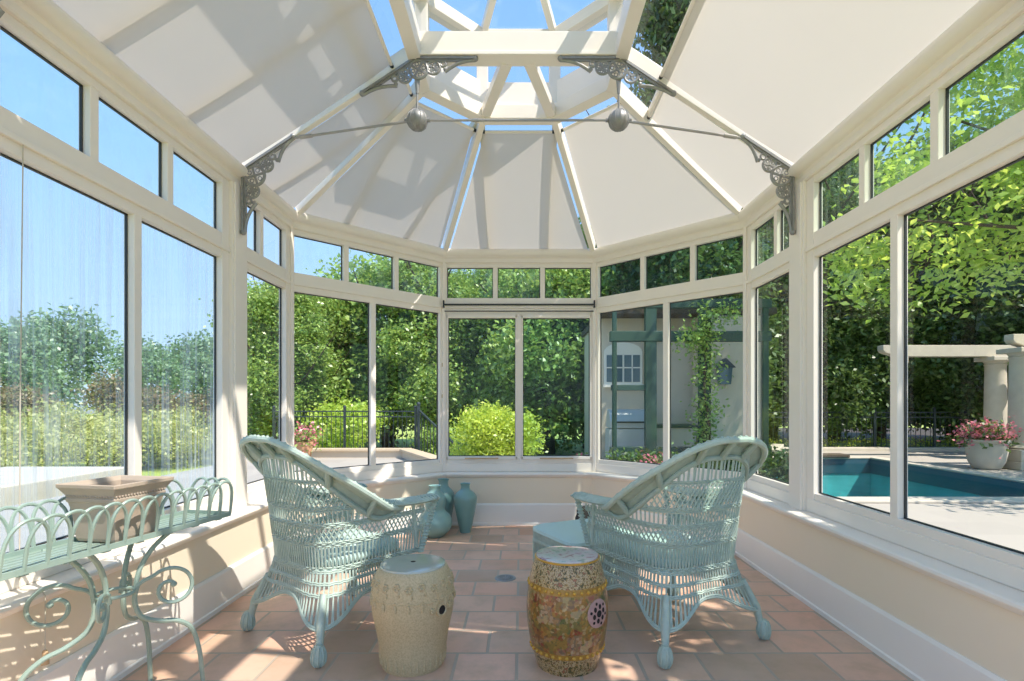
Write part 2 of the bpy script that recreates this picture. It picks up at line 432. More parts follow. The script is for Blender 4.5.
M['gold'] = simple('gilt_enamel', (0.62, 0.36, 0.06), 0.3, metal=0.4)
M['pinkglaze'] = simple('pink_enamel', (0.58, 0.36, 0.33), 0.35, var=0.2, scale=40)
M['hole'] = simple('dark_opening', (0.015, 0.012, 0.01), 0.8)

# ------------------------------------------------------------------ octagon helpers
Y_NEAR = 0.25
def octo(r, yn=Y_NEAR):
    return [(-r, yn), (-r, CY + r * T8), (-r * T8, CY + r), (r * T8, CY + r), (r, CY + r * T8), (r, yn)]
def oct_sweep(mb, prof, segs=None, yn=Y_NEAR):
    # prof: closed list of (r, z); one prism per stretch of the plan in segs (0..4)
    segs = range(5) if segs is None else segs
    for k in segs:
        a = [(*octo(r, yn)[k], z) for r, z in prof]; b = [(*octo(r, yn)[k + 1], z) for r, z in prof]
        n = len(prof)
        fs = [tuple(range(n)), tuple(reversed(range(n, 2 * n)))] + [((i + 1) % n, i, n + i, n + (i + 1) % n) for i in range(n)]
        mb.add(a + b, fs)
    return mb
SIDES = ['left', 'back_left', 'back', 'back_right', 'right']
WORDS = ['left', 'back left', 'back', 'back right', 'right']
DIRS = [((-1, 0), (0, 1)), ((-.7071, .7071), (.7071, .7071)), ((0, 1), (1, 0)), ((.7071, .7071), (.7071, -.7071)), ((1, 0), (0, -1))]

# ------------------------------------------------------------------ floor, knee walls, sills, posts
mb = MB(); p = octo(1.95)
mb.prism([(x, y, 0) for x, y in reversed(p)], (0, 0, -0.12))
struct(mb.build('floor', M['floor']), 'terracotta paver floor of the conservatory', 'floor')
for k in range(5):
    w = oct_sweep(MB(), [(1.775, 0.0), (1.98, 0.0), (1.98, 0.50), (1.775, 0.50)], [k]).build('wall_' + SIDES[k], M['cream'])
    struct(w, 'low cream knee wall below the %s windows' % WORDS[k], 'wall')
    b = oct_sweep(MB(), [(1.752, 0.0), (1.7745, 0.0), (1.7745, 0.222), (1.768, 0.222), (1.760, 0.205), (1.760, 0.03), (1.752, 0.024)], [k]).build('baseboard_' + SIDES[k], M['base'])
    struct(b, 'white baseboard along the %s knee wall' % WORDS[k], 'baseboard')
mb = MB()
oct_sweep(mb, [(1.75, 0.497), (1.742, 0.503), (1.738, 0.513), (1.742, 0.524), (1.752, 0.53), (1.96, 0.53), (1.96, 0.501), (1.775, 0.501), (1.772, 0.48), (1.758, 0.485)])
struct(mb.build('trim_1', M['paint'], bevel=0), 'white window shelf running round the room', 'sill')
# cornice
mb = MB()
prof = [(1.96, 2.66), (1.852, 2.66), (1.845, 2.668), (1.845, 2.70), (1.835, 2.715)]
for i in range(9):
    a = -PI / 2 + PI * 0.95 * i / 8
    prof.append((1.823 - 0.04 * math.cos(a), 2.755 + 0.04 * math.sin(a)))
prof += [(1.86, 2.81), (1.96, 2.81)]
oct_sweep(mb, prof)
struct(mb.build('trim_2', M['paint'], smooth=True, angle=28), 'white rounded cornice under the roof blinds', 'cornice')
# posts
POSTS = []
n_trim = 3
def post(x, y, ang, w, d, name):
    mb = MB(); c, s = math.cos(ang), math.sin(ang)
    mb.obox((x, y, 0), (c, s, 0), (-s, c, 0), (0, 0, 1), (-w / 2, w / 2), (-d * 0.45, d * 0.55), (0.53, 2.665))
    mb.obox((x, y, 0), (c, s, 0), (-s, c, 0), (0, 0, 1), (-w / 2 + 0.015, w / 2 - 0.015), (-d * 0.45 - 0.012, 0), (0.53, 2.665))
    return struct(mb.build(name, M['paint'], bevel=0.004), None)
for k, (sx, lab) in enumerate([(-1, 'left'), (1, 'right')]):
    # angle: local +y points outward
    rot = PI / 2 if sx < 0 else -PI / 2
    for y, w, wlab in [(3.55, 0.18, 'far'), (1.78, 0.18, 'near')]:
        o = post(sx * 1.90, y, rot, w, 0.12, 'trim_%d' % n_trim); n_trim += 1
        o['label'] = 'white post carrying the %s iron bracket on the %s' % (wlab, lab); o['category'] = 'post'
pp = octo(1.90)
for idx, rot, lab in [(1, PI * 3 / 8, 'left and back left'), (2, PI / 8, 'back left and back'), (3, -PI / 8, 'back and back right'), (4, -PI * 3 / 8, 'back right and right')]:
    o = post(pp[idx][0], pp[idx][1], rot, 0.062, 0.10, 'trim_%d' % n_trim); n_trim += 1
    o['label'] = 'slim white corner post between the %s windows' % lab; o['category'] = 'post'

# ------------------------------------------------------------------ windows
n_win = 1
def window(p0, p1, label, s_main, s_top, gl_main, gl_top, jamb=(0.05, 0.05), sash=False, latch=(), topz=2.15):
    """p0 -> p1 on the glass line, seen from inside left to right; s_main / s_top are mullion centres in metres from p0"""
    global n_win
    p0 = Vector((p0[0], p0[1], 0)); p1 = Vector((p1[0], p1[1], 0))
    t = (p1 - p0); L = t.length; t.normalize(); nin = Vector((t.y, -t.x, 0))   # inward normal
    up = Vector((0, 0, 1))
    root = empty('window_%d' % n_win, (p0 + p1) / 2 + Vector((0, 0, 0.53))); n_win += 1
    struct(root, label, 'window')
    def B(mb, s0, s1, d0, d1, z0, z1): mb.obox(p0, t, nin, up, (s0, s1), (d0, d1), (z0, z1))
    a, b = jamb
    f = MB()
    e = 0.002
    B(f, 0, a, -0.022, 0.038, 0.53, 2.66); B(f, L - b, L, -0.022, 0.038, 0.53, 2.66)
    B(f, e, L - e, -0.022, 0.042, 0.531, 0.612); B(f, a, L - b, -0.022, 0.03, 0.611, 0.655)
    B(f, a, L - b, -0.022, 0.034, topz, 2.20); B(f, e, L - e, -0.022, 0.05, 2.199, 2.222); B(f, a, L - b, -0.022, 0.036, 2.221, 2.305)
    B(f, a, L - b, -0.022, 0.036, 2.62, 2.661)
    ms = [a] + [x for x in s_main] + [L - b]
    mt = [a] + [x for x in s_top] + [L - b]
    for x in s_main: B(f, x - 0.026, x + 0.026, -0.021, 0.033, 0.654, topz + 0.002)
    for x in s_top: B(f, x - 0.024, x + 0.024, -0.021, 0.033, 2.304, 2.622)
    f.build('frame', M['paint'], root, world=True, bevel=0.003)
    hw = 0.026
    def pane(name, x0, x1, z0, z1, gm):
        g = MB(); g.add([p0 + t * a_ - nin * 0.008 + up * z_ for a_, z_ in ((x0, z0), (x1, z0), (x1, z1), (x0, z1))], [(0, 1, 2, 3)]); o = g.build(name, gm, root, world=True)
        k = MB(); w = 0.007
        B(k, x0, x1, -0.011, 0.0, z0, z0 + w); B(k, x0, x1, -0.011, 0.0, z1 - w, z1)
        B(k, x0, x0 + w, -0.011, 0.0, z0, z1); B(k, x1 - w, x1, -0.011, 0.0, z0, z1)
        q = k.build('gasket', M['gasket'], o)
        for v in q.data.vertices: v.co -= root.location
    for i in range(len(ms) - 1):
        x0 = ms[i] + (hw if i > 0 else 0); x1 = ms[i + 1] - (hw if i < len(ms) - 2 else 0)
        gm = gl_main[i % len(gl_main)]
        if sash:
            sf = MB(); w = 0.028
            B(sf, x0, x1, -0.03, 0.05, 0.655, 0.655 + w); B(sf, x0, x1, -0.03, 0.05, topz - w, topz)
            B(sf, x0, x0 + w * .45, -0.03, 0.05, 0.655, topz); B(sf, x1 - w * .45, x1, -0.03, 0.05, 0.655, topz)
            sf.build('sash', M['paint'], root, world=True, bevel=0.003)
            pane('pane', x0 + w * .45, x1 - w * .45, 0.655 + w, topz - w, gm)
            lf = MB(); c = (x0 + x1) / 2; B(lf, c - 0.17, c + 0.17, 0.05, 0.075, 0.66, 0.672)
            lf.build('sash_lift', M['wood'], root, world=True, bevel=0.003)
        else:
            pane('pane', x0, x1, 0.655, topz, gm)
    for i in range(len(mt) - 1):
        x0 = mt[i] + (0.024 if i > 0 else 0); x1 = mt[i + 1] - (0.024 if i < len(mt) - 2 else 0)
        pane('clerestory_pane', x0, x1, 2.305, 2.62, gl_top[i % len(gl_top)])
    for (s, z) in latch:
        l = MB(); B(l, s - 0.010, s + 0.010, 0.038, 0.052, z - 0.02, z + 0.02)
        l.build('latch', M['brass'], root, world=True, bevel=0.003)
    return root
G = 1.905
q = octo(G)
lat = lambda L: [(0.022, 1.15), (0.022, 1.62), (L - 0.022, 1.15), (L - 0.022, 1.62)]
# left side, near to far as seen from inside: left to right
window((-G, 1.87), (-G, 3.46), 'large left window with condensation streaks and two tall panes', [0.775], [0.505, 1.02], [M['glass_wet']], [M['glass_dew']], (0.07, 0.08))
window((-G, 3.64), (-G, q[1][1]), 'narrow left window between the bracket post and the corner post', [], [0.27], [M['glass']], [M['glass']], (0.05, 0.10), latch=[(0.02, 1.5), (0.02, 1.25)])
window(q[1], q[2], 'back left window looking out on the low terrace wall', [0.77], [0.505, 1.015], [M['glass'], M['glass']], [M['glass_dew']], (0.041, 0.06), latch=[(1.55, 1.3), (1.55, 1.62)])
w = window(q[2], q[3], 'middle back window with two sliding sashes', [0.79], [0.545, 1.03], [M['glass_tint'], M['glass_teal']], [M['glass_dew'], M['glass_dew'], M['glass_tint']], (0.05, 0.05), sash=True, latch=[(1.56, 1.35), (1.56, 1.7)], topz=2.13)
cs = MB(); y = CY + G
cs.box(-0.76, 0.76, y - 0.075, y - 0.052, 2.226, 2.24); cs.box(-0.775, -0.76, y - 0.08, y - 0.05, 2.20, 2.275); cs.box(0.76, 0.775, y - 0.08, y - 0.05, 2.20, 2.275)
cs.box(-0.76, 0.76, y - 0.06, y - 0.0505, 2.163, 2.172)
cs.build('screen_track', M['gasket'], w, world=True)
window(q[3], q[4], 'back right window looking out on the stucco house', [0.82], [0.575, 1.085], [M['glass_tint']], [M['glass_teal']], (0.06, 0.041), latch=[(0.02, 1.25), (0.02, 1.65), (1.555, 1.6)])
window((G, q[4][1]), (G, 3.64), 'narrow right window between the corner post and the bracket post', [], [0.50], [M['glass_tint']], [M['glass_green']], (0.10, 0.05))
window((G, 3.46), (G, 1.87), 'large right window looking out on the swimming pool', [0.80], [0.55, 1.06], [M['glass']], [M['glass_green']], (0.08, 0.07))
window((-G, 0.25), (-G, 1.69), 'left window nearest the camera', [0.72], [0.48, 0.96], [M['glass']], [M['glass']], (0.07, 0.07))
window((G, 1.69), (G, 0.25), 'right window nearest the camera', [0.72], [0.48, 0.96], [M['glass']], [M['glass']], (0.07, 0.07))

# ------------------------------------------------------------------ roof
RE, ZE, RR = 1.783, 2.80, 0.67
SL = 0.662
def rz(r): return ZE + (RE - r) * SL
def rp(k, r, s, dz=0.0):
    n, t = DIRS[k]
    return (n[0] * r + t[0] * s, CY + n[1] * r + t[1] * s, rz(r) + dz)
ceil = struct(empty('ceiling', (0, CY, 2.8)), 'glazed conservatory roof with white rafters', 'roof')
def quad_slab(mb, pts, off): mb.prism(pts, off)
YN = Y_NEAR
# span in s for the sides: left face tangent is +y (s = y - CY); right face tangent is -y (s = CY - y)
def hip_lim(r): return r * T8
# glass panes with glazing bars
def slope_bar(mb, k, r0, s0, r1, s1, w, h, dz):
    a = Vector(rp(k, r0, s0, dz)); b = Vector(rp(k, r1, s1, dz))
    n, t = DIRS[k]; up = Vector((n[0] * SL, n[1] * SL, 1)).normalized()
    mb.bar(a, b, w, h, up)
for k in range(5):
    g = MB()
    RG = 1.95
    if k in (1, 2, 3):
        pts = [rp(k, RG, -hip_lim(RG), 0.08), rp(k, RG, hip_lim(RG), 0.08), rp(k, 0.70, hip_lim(0.70), 0.08), rp(k, 0.70, -hip_lim(0.70), 0.08)]
    else:
        s_near = (YN - CY)
        if k == 0: pts = [rp(k, RG, s_near, 0.08), rp(k, RG, hip_lim(RG), 0.08), rp(k, 0.70, hip_lim(0.70), 0.08), rp(k, 0.70, s_near, 0.08)]
        else: pts = [rp(k, RG, -hip_lim(RG), 0.08), rp(k, RG, -s_near, 0.08), rp(k, 0.70, -s_near, 0.08), rp(k, 0.70, -hip_lim(0.70), 0.08)]
    g.prism(pts, (0, 0, 0.006)); g.build('roof_pane', M['glass_roof'], ceil, world=True)
    # glazing bars above the blinds
    gb = MB()
    if k in (1, 2, 3):
        for s in ((-0.30, 0.30) if k < 3 else ()):
            slope_bar(gb, k, RG, s, max(0.70, abs(s) / T8), s, 0.045, 0.05, 0.075)
    else:
        sg = 1 if k == 0 else -1
        for yy in ((0.75, 1.30, 2.33, 2.93, 3.95) if k == 0 else (0.75, 1.30)):
            slope_bar(gb, k, RG, (yy - CY) * sg, max(0.70, (yy - CY) / T8), (yy - CY) * sg, 0.045, 0.05, 0.075)
        for rr_ in (0.99,):
            a = rp(k, rr_, (YN - CY) * sg, 0.072); b = rp(k, rr_, hip_lim(rr_) * sg, 0.072)
            gb.bar(a, b, 0.05, 0.03)
    gb.build('glazing_bar', M['paint'], ceil, world=True)
# hip rafters
for idx in (1, 2, 3, 4):
    a2 = Vector(octo(1.80)[idx]); b2 = Vector(octo(RR)[idx])
    h = MB(); h.bar((a2.x, a2.y, rz(1.80) + 0.02), (b2.x, b2.y, rz(RR) + 0.02), 0.05, 0.10)
    h.bar((a2.x, a2.y, rz(1.80) - 0.02), (b2.x, b2.y, rz(RR) - 0.02), 0.026, 0.03)
    h.build('hip_rafter', M['paint'], ceil, world=True, bevel=0.004)
for y in (3.55, 1.78):
    for sx in (-1, 1):
        h = MB(); h.bar((sx * 1.86, y, rz(1.86) + 0.035), (sx * RR, y, rz(RR) + 0.035), 0.05, 0.09)
        h.build('truss_rafter', M['paint'], ceil, world=True, bevel=0.004)
# upper ring beam around the lantern opening
ring = MB()
oct_sweep(ring, [(0.64, 3.49), (0.72, 3.475), (0.72, 3.60), (0.64, 3.60)])
ring.build('ring_beam', M['paint'], ceil, world=True, bevel=0.004)
# tie beams
for y in (3.56, 1.78):
    b = MB(); b.box(-0.655, 0.655, y - 0.055, y + 0.055, 3.53, 3.665); b.box(-0.655, 0.655, y - 0.065, y + 0.065, 3.505, 3.53)
    b.build('tie_beam', M['paint'], ceil, world=True, bevel=0.004)
# braces from the tie beam to the rear corners of the ring
for sx in (-1, 1):
    b = MB(); b.bar((sx * 0.075, 3.60, 3.535), (sx * 0.262, CY + 0.645, 3.535), 0.075, 0.07)
    b.build('ring_brace', M['paint'], ceil, world=True, bevel=0.004)
# lantern: boarded upstand, windows, eaves, glazed roof
LR = 0.68
lan = struct(empty('trim_%d' % n_trim, (0, CY, 3.6)), 'raised roof lantern with small windows along the ridge', 'lantern'); n_trim += 1
b = MB(); oct_sweep(b, [(LR, 3.595), (LR + 0.05, 3.595), (LR + 0.05, 3.80), (LR, 3.80)]); b.build('upstand', M['paint'], lan, world=True)
b = MB(); oct_sweep(b, [(LR - 0.03, 4.12), (LR + 0.08, 4.12), (LR + 0.08, 4.21), (LR - 0.03, 4.21)]); b.build('eaves', M['paint'], lan, world=True, bevel=0.004)
po = octo(LR + 0.02)
for x, y in po[1:5] + [(-LR - 0.02, 3.2), (LR + 0.02, 3.2), (-LR - 0.02, 2.5), (LR + 0.02, 2.5), (-LR - 0.02, 1.78), (LR + 0.02, 1.78), (-LR - 0.02, 1.0), (LR + 0.02, 1.0)]:
    b = MB(); b.box(x - 0.045, x + 0.045, y - 0.045, y + 0.045, 3.59, 4.13); b.build('lantern_post', M['paint'], lan, world=True, bevel=0.004)
g = MB(); oct_sweep(g, [(LR + 0.02, 3.80), (LR + 0.025, 3.80), (LR + 0.025, 4.12), (LR + 0.02, 4.12)]); g.build('lantern_window', M['glass_roof'], lan, world=True)
LZ, LS = 4.21, 0.60
def lz(r): return LZ + (LR - r) * LS
for k in range(5):
    n, t = DIRS[k]
    def P(r, s, dz=0): return (n[0] * r + t[0] * s, CY + n[1] * r + t[1] * s, lz(r) + dz)
    if k in (1, 2, 3): pts = [P(LR, -LR * T8), P(LR, LR * T8), P(0.03, 0.03 * T8), P(0.03, -0.03 * T8)]
    else:
        sg = 1 if k == 0 else -1
        A = (YN - CY) * sg
        pts = [P(LR, A), P(LR, LR * T8 * sg), P(0.03, 0.03 * T8 * sg), P(0.03, A)]
        if sg < 0: pts = pts[::-1]
    g = MB(); g.prism(pts, (0, 0, 0.006)); g.build('lantern_pane', M['glass_roof'], lan, world=True)
hb = MB(); hb.box(-0.03, 0.03, YN, CY + 0.02, lz(0) - 0.08, lz(0) + 0.03); hb.build('ridge', M['paint'], lan, world=True)
for idx in (1, 2, 3, 4):
    a2 = octo(LR)[idx]
    b = MB(); b.bar((a2[0], a2[1], lz(LR) - 0.01), (0, CY, lz(0) - 0.02), 0.05, 0.06); b.build('lantern_hip', M['paint'], lan, world=True)
for y in (2.9, 2.2, 1.5, 0.8):
    for sx in (-1, 1):
        b = MB(); b.bar((sx * LR, y, lz(LR) - 0.01), (0, y, lz(0) - 0.02), 0.045, 0.06); b.build('lantern_rafter', M['paint'], lan, world=True)

# ------------------------------------------------------------------ roof blinds
def blind(k, pts, label):
    """pts: list of (r, s) corners: eave pair first (a, b), then ridge pair (b', a')"""
    c = Vector((0, 0, 0))
    P = [Vector(rp(k, r, s, 0.012)) for r, s in pts]
    c = sum(P, Vector()) / 4
    root = thing('roof_blind', label, 'blind', c, 0, 'roof blinds')
    n = 14; rows = []
    for i in range(n + 1):
        v = i / n; row = []
        for j in range(n + 1):
            u = j / n
            a = P[0].lerp(P[3], v); b = P[1].lerp(P[2], v)
            q_ = a.lerp(b, u)
            sag = 0.012 * 4 * v * (1 - v)
            row.append((q_.x, q_.y, q_.z - sag))
        rows.append(row)
    m = MB(); m.grid(rows); m.build('fabric', M['blind'], root, world=True, smooth=True)
    h = MB(); h.tube([P[3], P[2]], 0.012, 8); h.build('hem_bar', M['paint'], root, world=True, smooth=True)
    d = (P[2] - P[3]).normalized()
    for a, sgn in ((P[3], -1), (P[2], 1)):
        e = MB(); e.tube([a, a + d * sgn * 0.035], 0.013, 8); e.build('end_cap', M['gasket'], root, world=True)
gp = 0.055
for k, nm in ((1, 'back left'), (2, 'middle back'), (3, 'back right')):
    r0, r1 = 1.835, 0.80
    blind(k, [(r0, -hip_lim(r0) + gp), (r0, hip_lim(r0) - gp), (r1, hip_lim(r1) - gp), (r1, -hip_lim(r1) + gp)],
          {1: 'wedge-shaped cream roof blind above the back left window', 2: 'wedge-shaped cream roof blind above the middle back window', 3: 'wedge-shaped cream roof blind above the back right window'}[k])
s_t = 3.55 - CY
r0 = 1.835
blind(0, [(r0, s_t + 0.05), (r0, hip_lim(r0) - gp), (0.78, hip_lim(0.78) - gp), (0.78, s_t + 0.05)], 'cream roof blind between the left iron bracket and the left corner rafter')
blind(4, [(r0, -hip_lim(r0) + gp), (r0, -s_t - 0.05), (0.97, -s_t - 0.05), (0.97, -hip_lim(0.97) + gp)], 'cream roof blind between the right iron bracket and the right corner rafter')
blind(0, [(r0, 1.83 - CY), (r0, s_t - 0.05), (0.83, s_t - 0.05), (0.83, 1.83 - CY)], 'large cream roof blind over the left window, striped with shadows')
blind(4, [(r0, -s_t + 0.05), (r0, CY - 1.83), (0.94, CY - 1.83), (0.94, -s_t + 0.05)], 'large cream roof blind over the right window, drawn short of the glass')

blind(0, [(r0, 0.28 - CY), (r0, 1.73 - CY), (0.83, 1.73 - CY), (0.83, 0.28 - CY)], 'cream roof blind added out of view at the near left, above the camera')  # unseen near-bay blinds, added to keep sun patches off the floor
blind(4, [(r0, CY - 1.73), (r0, CY - 0.28), (0.94, CY - 0.28), (0.94, CY - 1.73)], 'cream roof blind added out of view at the near right to block sun on the floor')

# ------------------------------------------------------------------ cast iron brackets and tie rods
def bracket(name, label, K, d1, L1, d2, L2, y, group, big=0.075):
    root = thing(name, label, 'bracket', (K[0], y, K[1]), 0, group)
    d1 = Vector(d1).normalized(); d2 = Vector(d2).normalized()
    bis = (d1 + d2).normalized()
    def n_in(d):
        nn = Vector((-d[1], d[0])); return nn if nn.dot(bis) > 0 else -nn
    def P(v, dy=0): return (v[0], dy, v[1])
    arms = MB()
    for d, L in ((d1, L1), (d2, L2)):
        nn = n_in(d); c = nn * 0.010
        arms.bar(P(c), P(c + d * L), 0.030, 0.016, (nn[0], 0, nn[1]))
        arms.bar(P(nn * 0.024), P(nn * 0.024 + d * L * 0.93), 0.014, 0.012, (nn[0], 0, nn[1]))
        e = c + d * L; arms.ball(P(e), 0.02, 8, 6); 
    arms.build('arm', M['iron'], root, smooth=True)
    fil = MB()
    def ringc(c, r, th):
        fil.tube([P(c + Vector((math.cos(t), math.sin(t))) * (r - th)) for t in [2 * PI * i / 22 for i in range(22)]], th, 6, closed=True, up=(0, 1, 0))
    def quatre(c, r, a0):
        for i in range(4):
            a = a0 + i * PI / 2; v = Vector((math.cos(a), math.sin(a)))
            fil.bar(P(c + v * r * 0.15), P(c + v * r * 0.95), 0.009, 0.014)
        fil.ball(P(c), r * 0.18, 8, 6)
        for i in range(4):
            a = a0 + PI / 4 + i * PI / 2; v = Vector((math.cos(a), math.sin(a)))
            fil.tube([P(c + v * r * 0.52 + Vector((math.cos(t), math.sin(t))) * r * 0.17) for t in [2 * PI * j / 10 for j in range(10)]], 0.0035, 5, closed=True, up=(0, 1, 0))
    ha = math.acos(max(-1, min(1, d1.dot(d2)))) / 2
    a0 = math.atan2(bis[1], bis[0]) + PI / 4
    c0 = bis * (big / math.sin(ha) + 0.012)
    ringc(c0, big, 0.010); quatre(c0, big, a0)
    for d, L in ((d1, L1), (d2, L2)):
        nn = n_in(d)
        s0 = c0.dot(d)
        r2 = 0.052; s1 = s0 + big * 0.78 + r2 * 0.85
        c1 = d * s1 + nn * (r2 + 0.018)
        ringc(c1, r2, 0.008); quatre(c1, r2, a0)
        r3 = 0.026; c2 = d * (s1 + r2 + r3 * 0.5) + nn * (r3 + 0.02); ringc(c2, r3, 0.008)
        # sweeping tail from ring to tip
        tail = []
        sA = s1 + r2 + r3; 
        for i in range(9):
            u = i / 8; s_ = sA + (L - sA) * u
            tail.append(P(d * s_ + nn * (0.075 * (1 - u) ** 2.2 + 0.022)))
        fil.tube(tail, [0.011] * 9, 6, up=(0, 1, 0))
        fil.ball(P(d * sA + nn * 0.082), 0.014, 7, 5)
    fil.build('filigree', M['iron'], root, smooth=True)
    return root
down = (0, -1)
slopeL = (1, SL); slopeLd = (-1, -SL)
gB = 'cast iron roof brackets'
bracket('wall_bracket', 'grey filigree iron bracket at the head of the far left post', (-1.825, 2.775), down, 0.42, (1, SL), 0.40, 3.535, gB)
bracket('wall_bracket', 'grey filigree iron bracket at the head of the far right post', (1.825, 2.775), down, 0.42, (-1, SL), 0.40, 3.535, gB)
bracket('wall_bracket', 'grey filigree iron bracket cut off by the top left corner of the photo', (-1.825, 2.775), down, 0.42, (1, SL), 0.40, 1.80, gB)
bracket('wall_bracket', 'grey filigree iron bracket cut off by the top right corner of the photo', (1.825, 2.775), down, 0.42, (-1, SL), 0.40, 1.80, gB)
bracket('beam_bracket', 'grey filigree iron bracket under the left end of the white tie beam', (-0.68, 3.503), (-1, -SL), 0.42, (1, 0), 0.40, 3.52, gB, 0.07)
bracket('beam_bracket', 'grey filigree iron bracket under the right end of the white tie beam', (0.68, 3.503), (1, -SL), 0.42, (-1, 0), 0.40, 3.52, gB, 0.07)
tr = thing('tie_rod', 'thin steel tie rod with two grey balls spanning the roof', 'tie rod', (0, 3.535, 3.09))
zb = 3.095; xb = 0.665
m = MB(); m.tube([(-xb, 3.535, zb), (xb, 3.535, zb)], 0.008, 8); m.tube([(-0.30, 3.535, zb), (-0.26, 3.535, zb)], 0.012, 8)
m.build('middle_rod', M['rod'], tr, world=True, smooth=True)
for sx in (-1, 1):
    m = MB(); m.tube([(sx * xb, 3.535, zb), (sx * 1.49, 3.535, 2.975)], 0.008, 8); m.tube([(sx * 1.44, 3.535, 2.982), (sx * 1.36, 3.535, 2.994)], 0.013, 8)
    m.build('outer_rod', M['rod'], tr, world=True, smooth=True)
    m = MB(); m.tube([(sx * xb, 3.535, zb), (sx * xb, 3.535, 3.37)], [0.007, 0.007], 8); m.tube([(sx * xb, 3.535, 3.27), (sx * xb, 3.535, 3.37)], [0.010, 0.018], 8)
    m.build('hanger', M['iron'], tr, world=True, smooth=True)
    m = MB(); m.ball((sx * xb, 3.535, zb), 0.068, 24, 14)
    for j in range(12):
        t = 2 * PI * j / 12
        m.tube([(sx * xb + 0.068 * math.cos(a) * math.cos(t), 3.535 + 0.068 * math.cos(a) * math.sin(t), zb + 0.068 * math.sin(a)) for a in [-1.3 + 2.6 * i / 8 for i in range(9)]], 0.004, 5)
    m.tube([(sx * xb - 0.085, 3.535, zb), (sx * xb + 0.085, 3.535, zb)], 0.013, 8)
    m.build('ball', M['iron'], tr, world=True, smooth=True)

# ------------------------------------------------------------------ wicker armchair
UX = [0.0, 0.25, 0.42, 0.60, 0.80, 1.0]
BX = [0.0, 0.18, 0.26, 0.285, 0.295, 0.305]; BY = [-0.27, -0.25, -0.165, 0.0, 0.17, 0.33]
OX = [0.0, 0.03, 0.055, 0.07, 0.075, 0.075]; OY = [-0.085, -0.08, -0.055, -0.025, 0.0, 0.03]
TU = [0.0, 0.12, 0.25, 0.40, 0.55, 0.68, 0.80, 1.0]; TZ = [1.055, 1.05, 1.01, 0.895, 0.77, 0.69, 0.675, 0.672]
def S(u, z):
    s = 1 if u >= 0 else -1; a = abs(u)
    g = max(0.0, (z - 0.38) / 0.67) ** 1.15
    return Vector((s * (interp(UX, BX, a) + interp(UX, OX, a) * g), interp(UX, BY, a) + interp(UX, OY, a) * g, z))
def Tz(u): return interp(TU, TZ, abs(u))
def Snorm(u):
    a = S(min(1, u + 0.02), 0.6); b = S(max(-1, u - 0.02), 0.6); d = (a - b); d.z = 0; d.normalize()
    return Vector((d.y, -d.x, 0))
def skirt_pt(t, z):
    c = abs(math.sin(2 * t)) ** 2.5
    e = max(0.0, (0.40 - z) / 0.24)
    h = 0.270 + (e ** 1.25) * (0.032 + 0.053 * c)
    ct, st = math.cos(t), math.sin(t); n = 5.0
    k = (abs(ct) ** n + abs(st) ** n) ** (-1 / n)
    return Vector((h * k * ct, h * k * st + 0.01, z))
def skirt_b(t): return 0.255 - 0.10 * abs(math.sin(2 * t)) ** 3.0
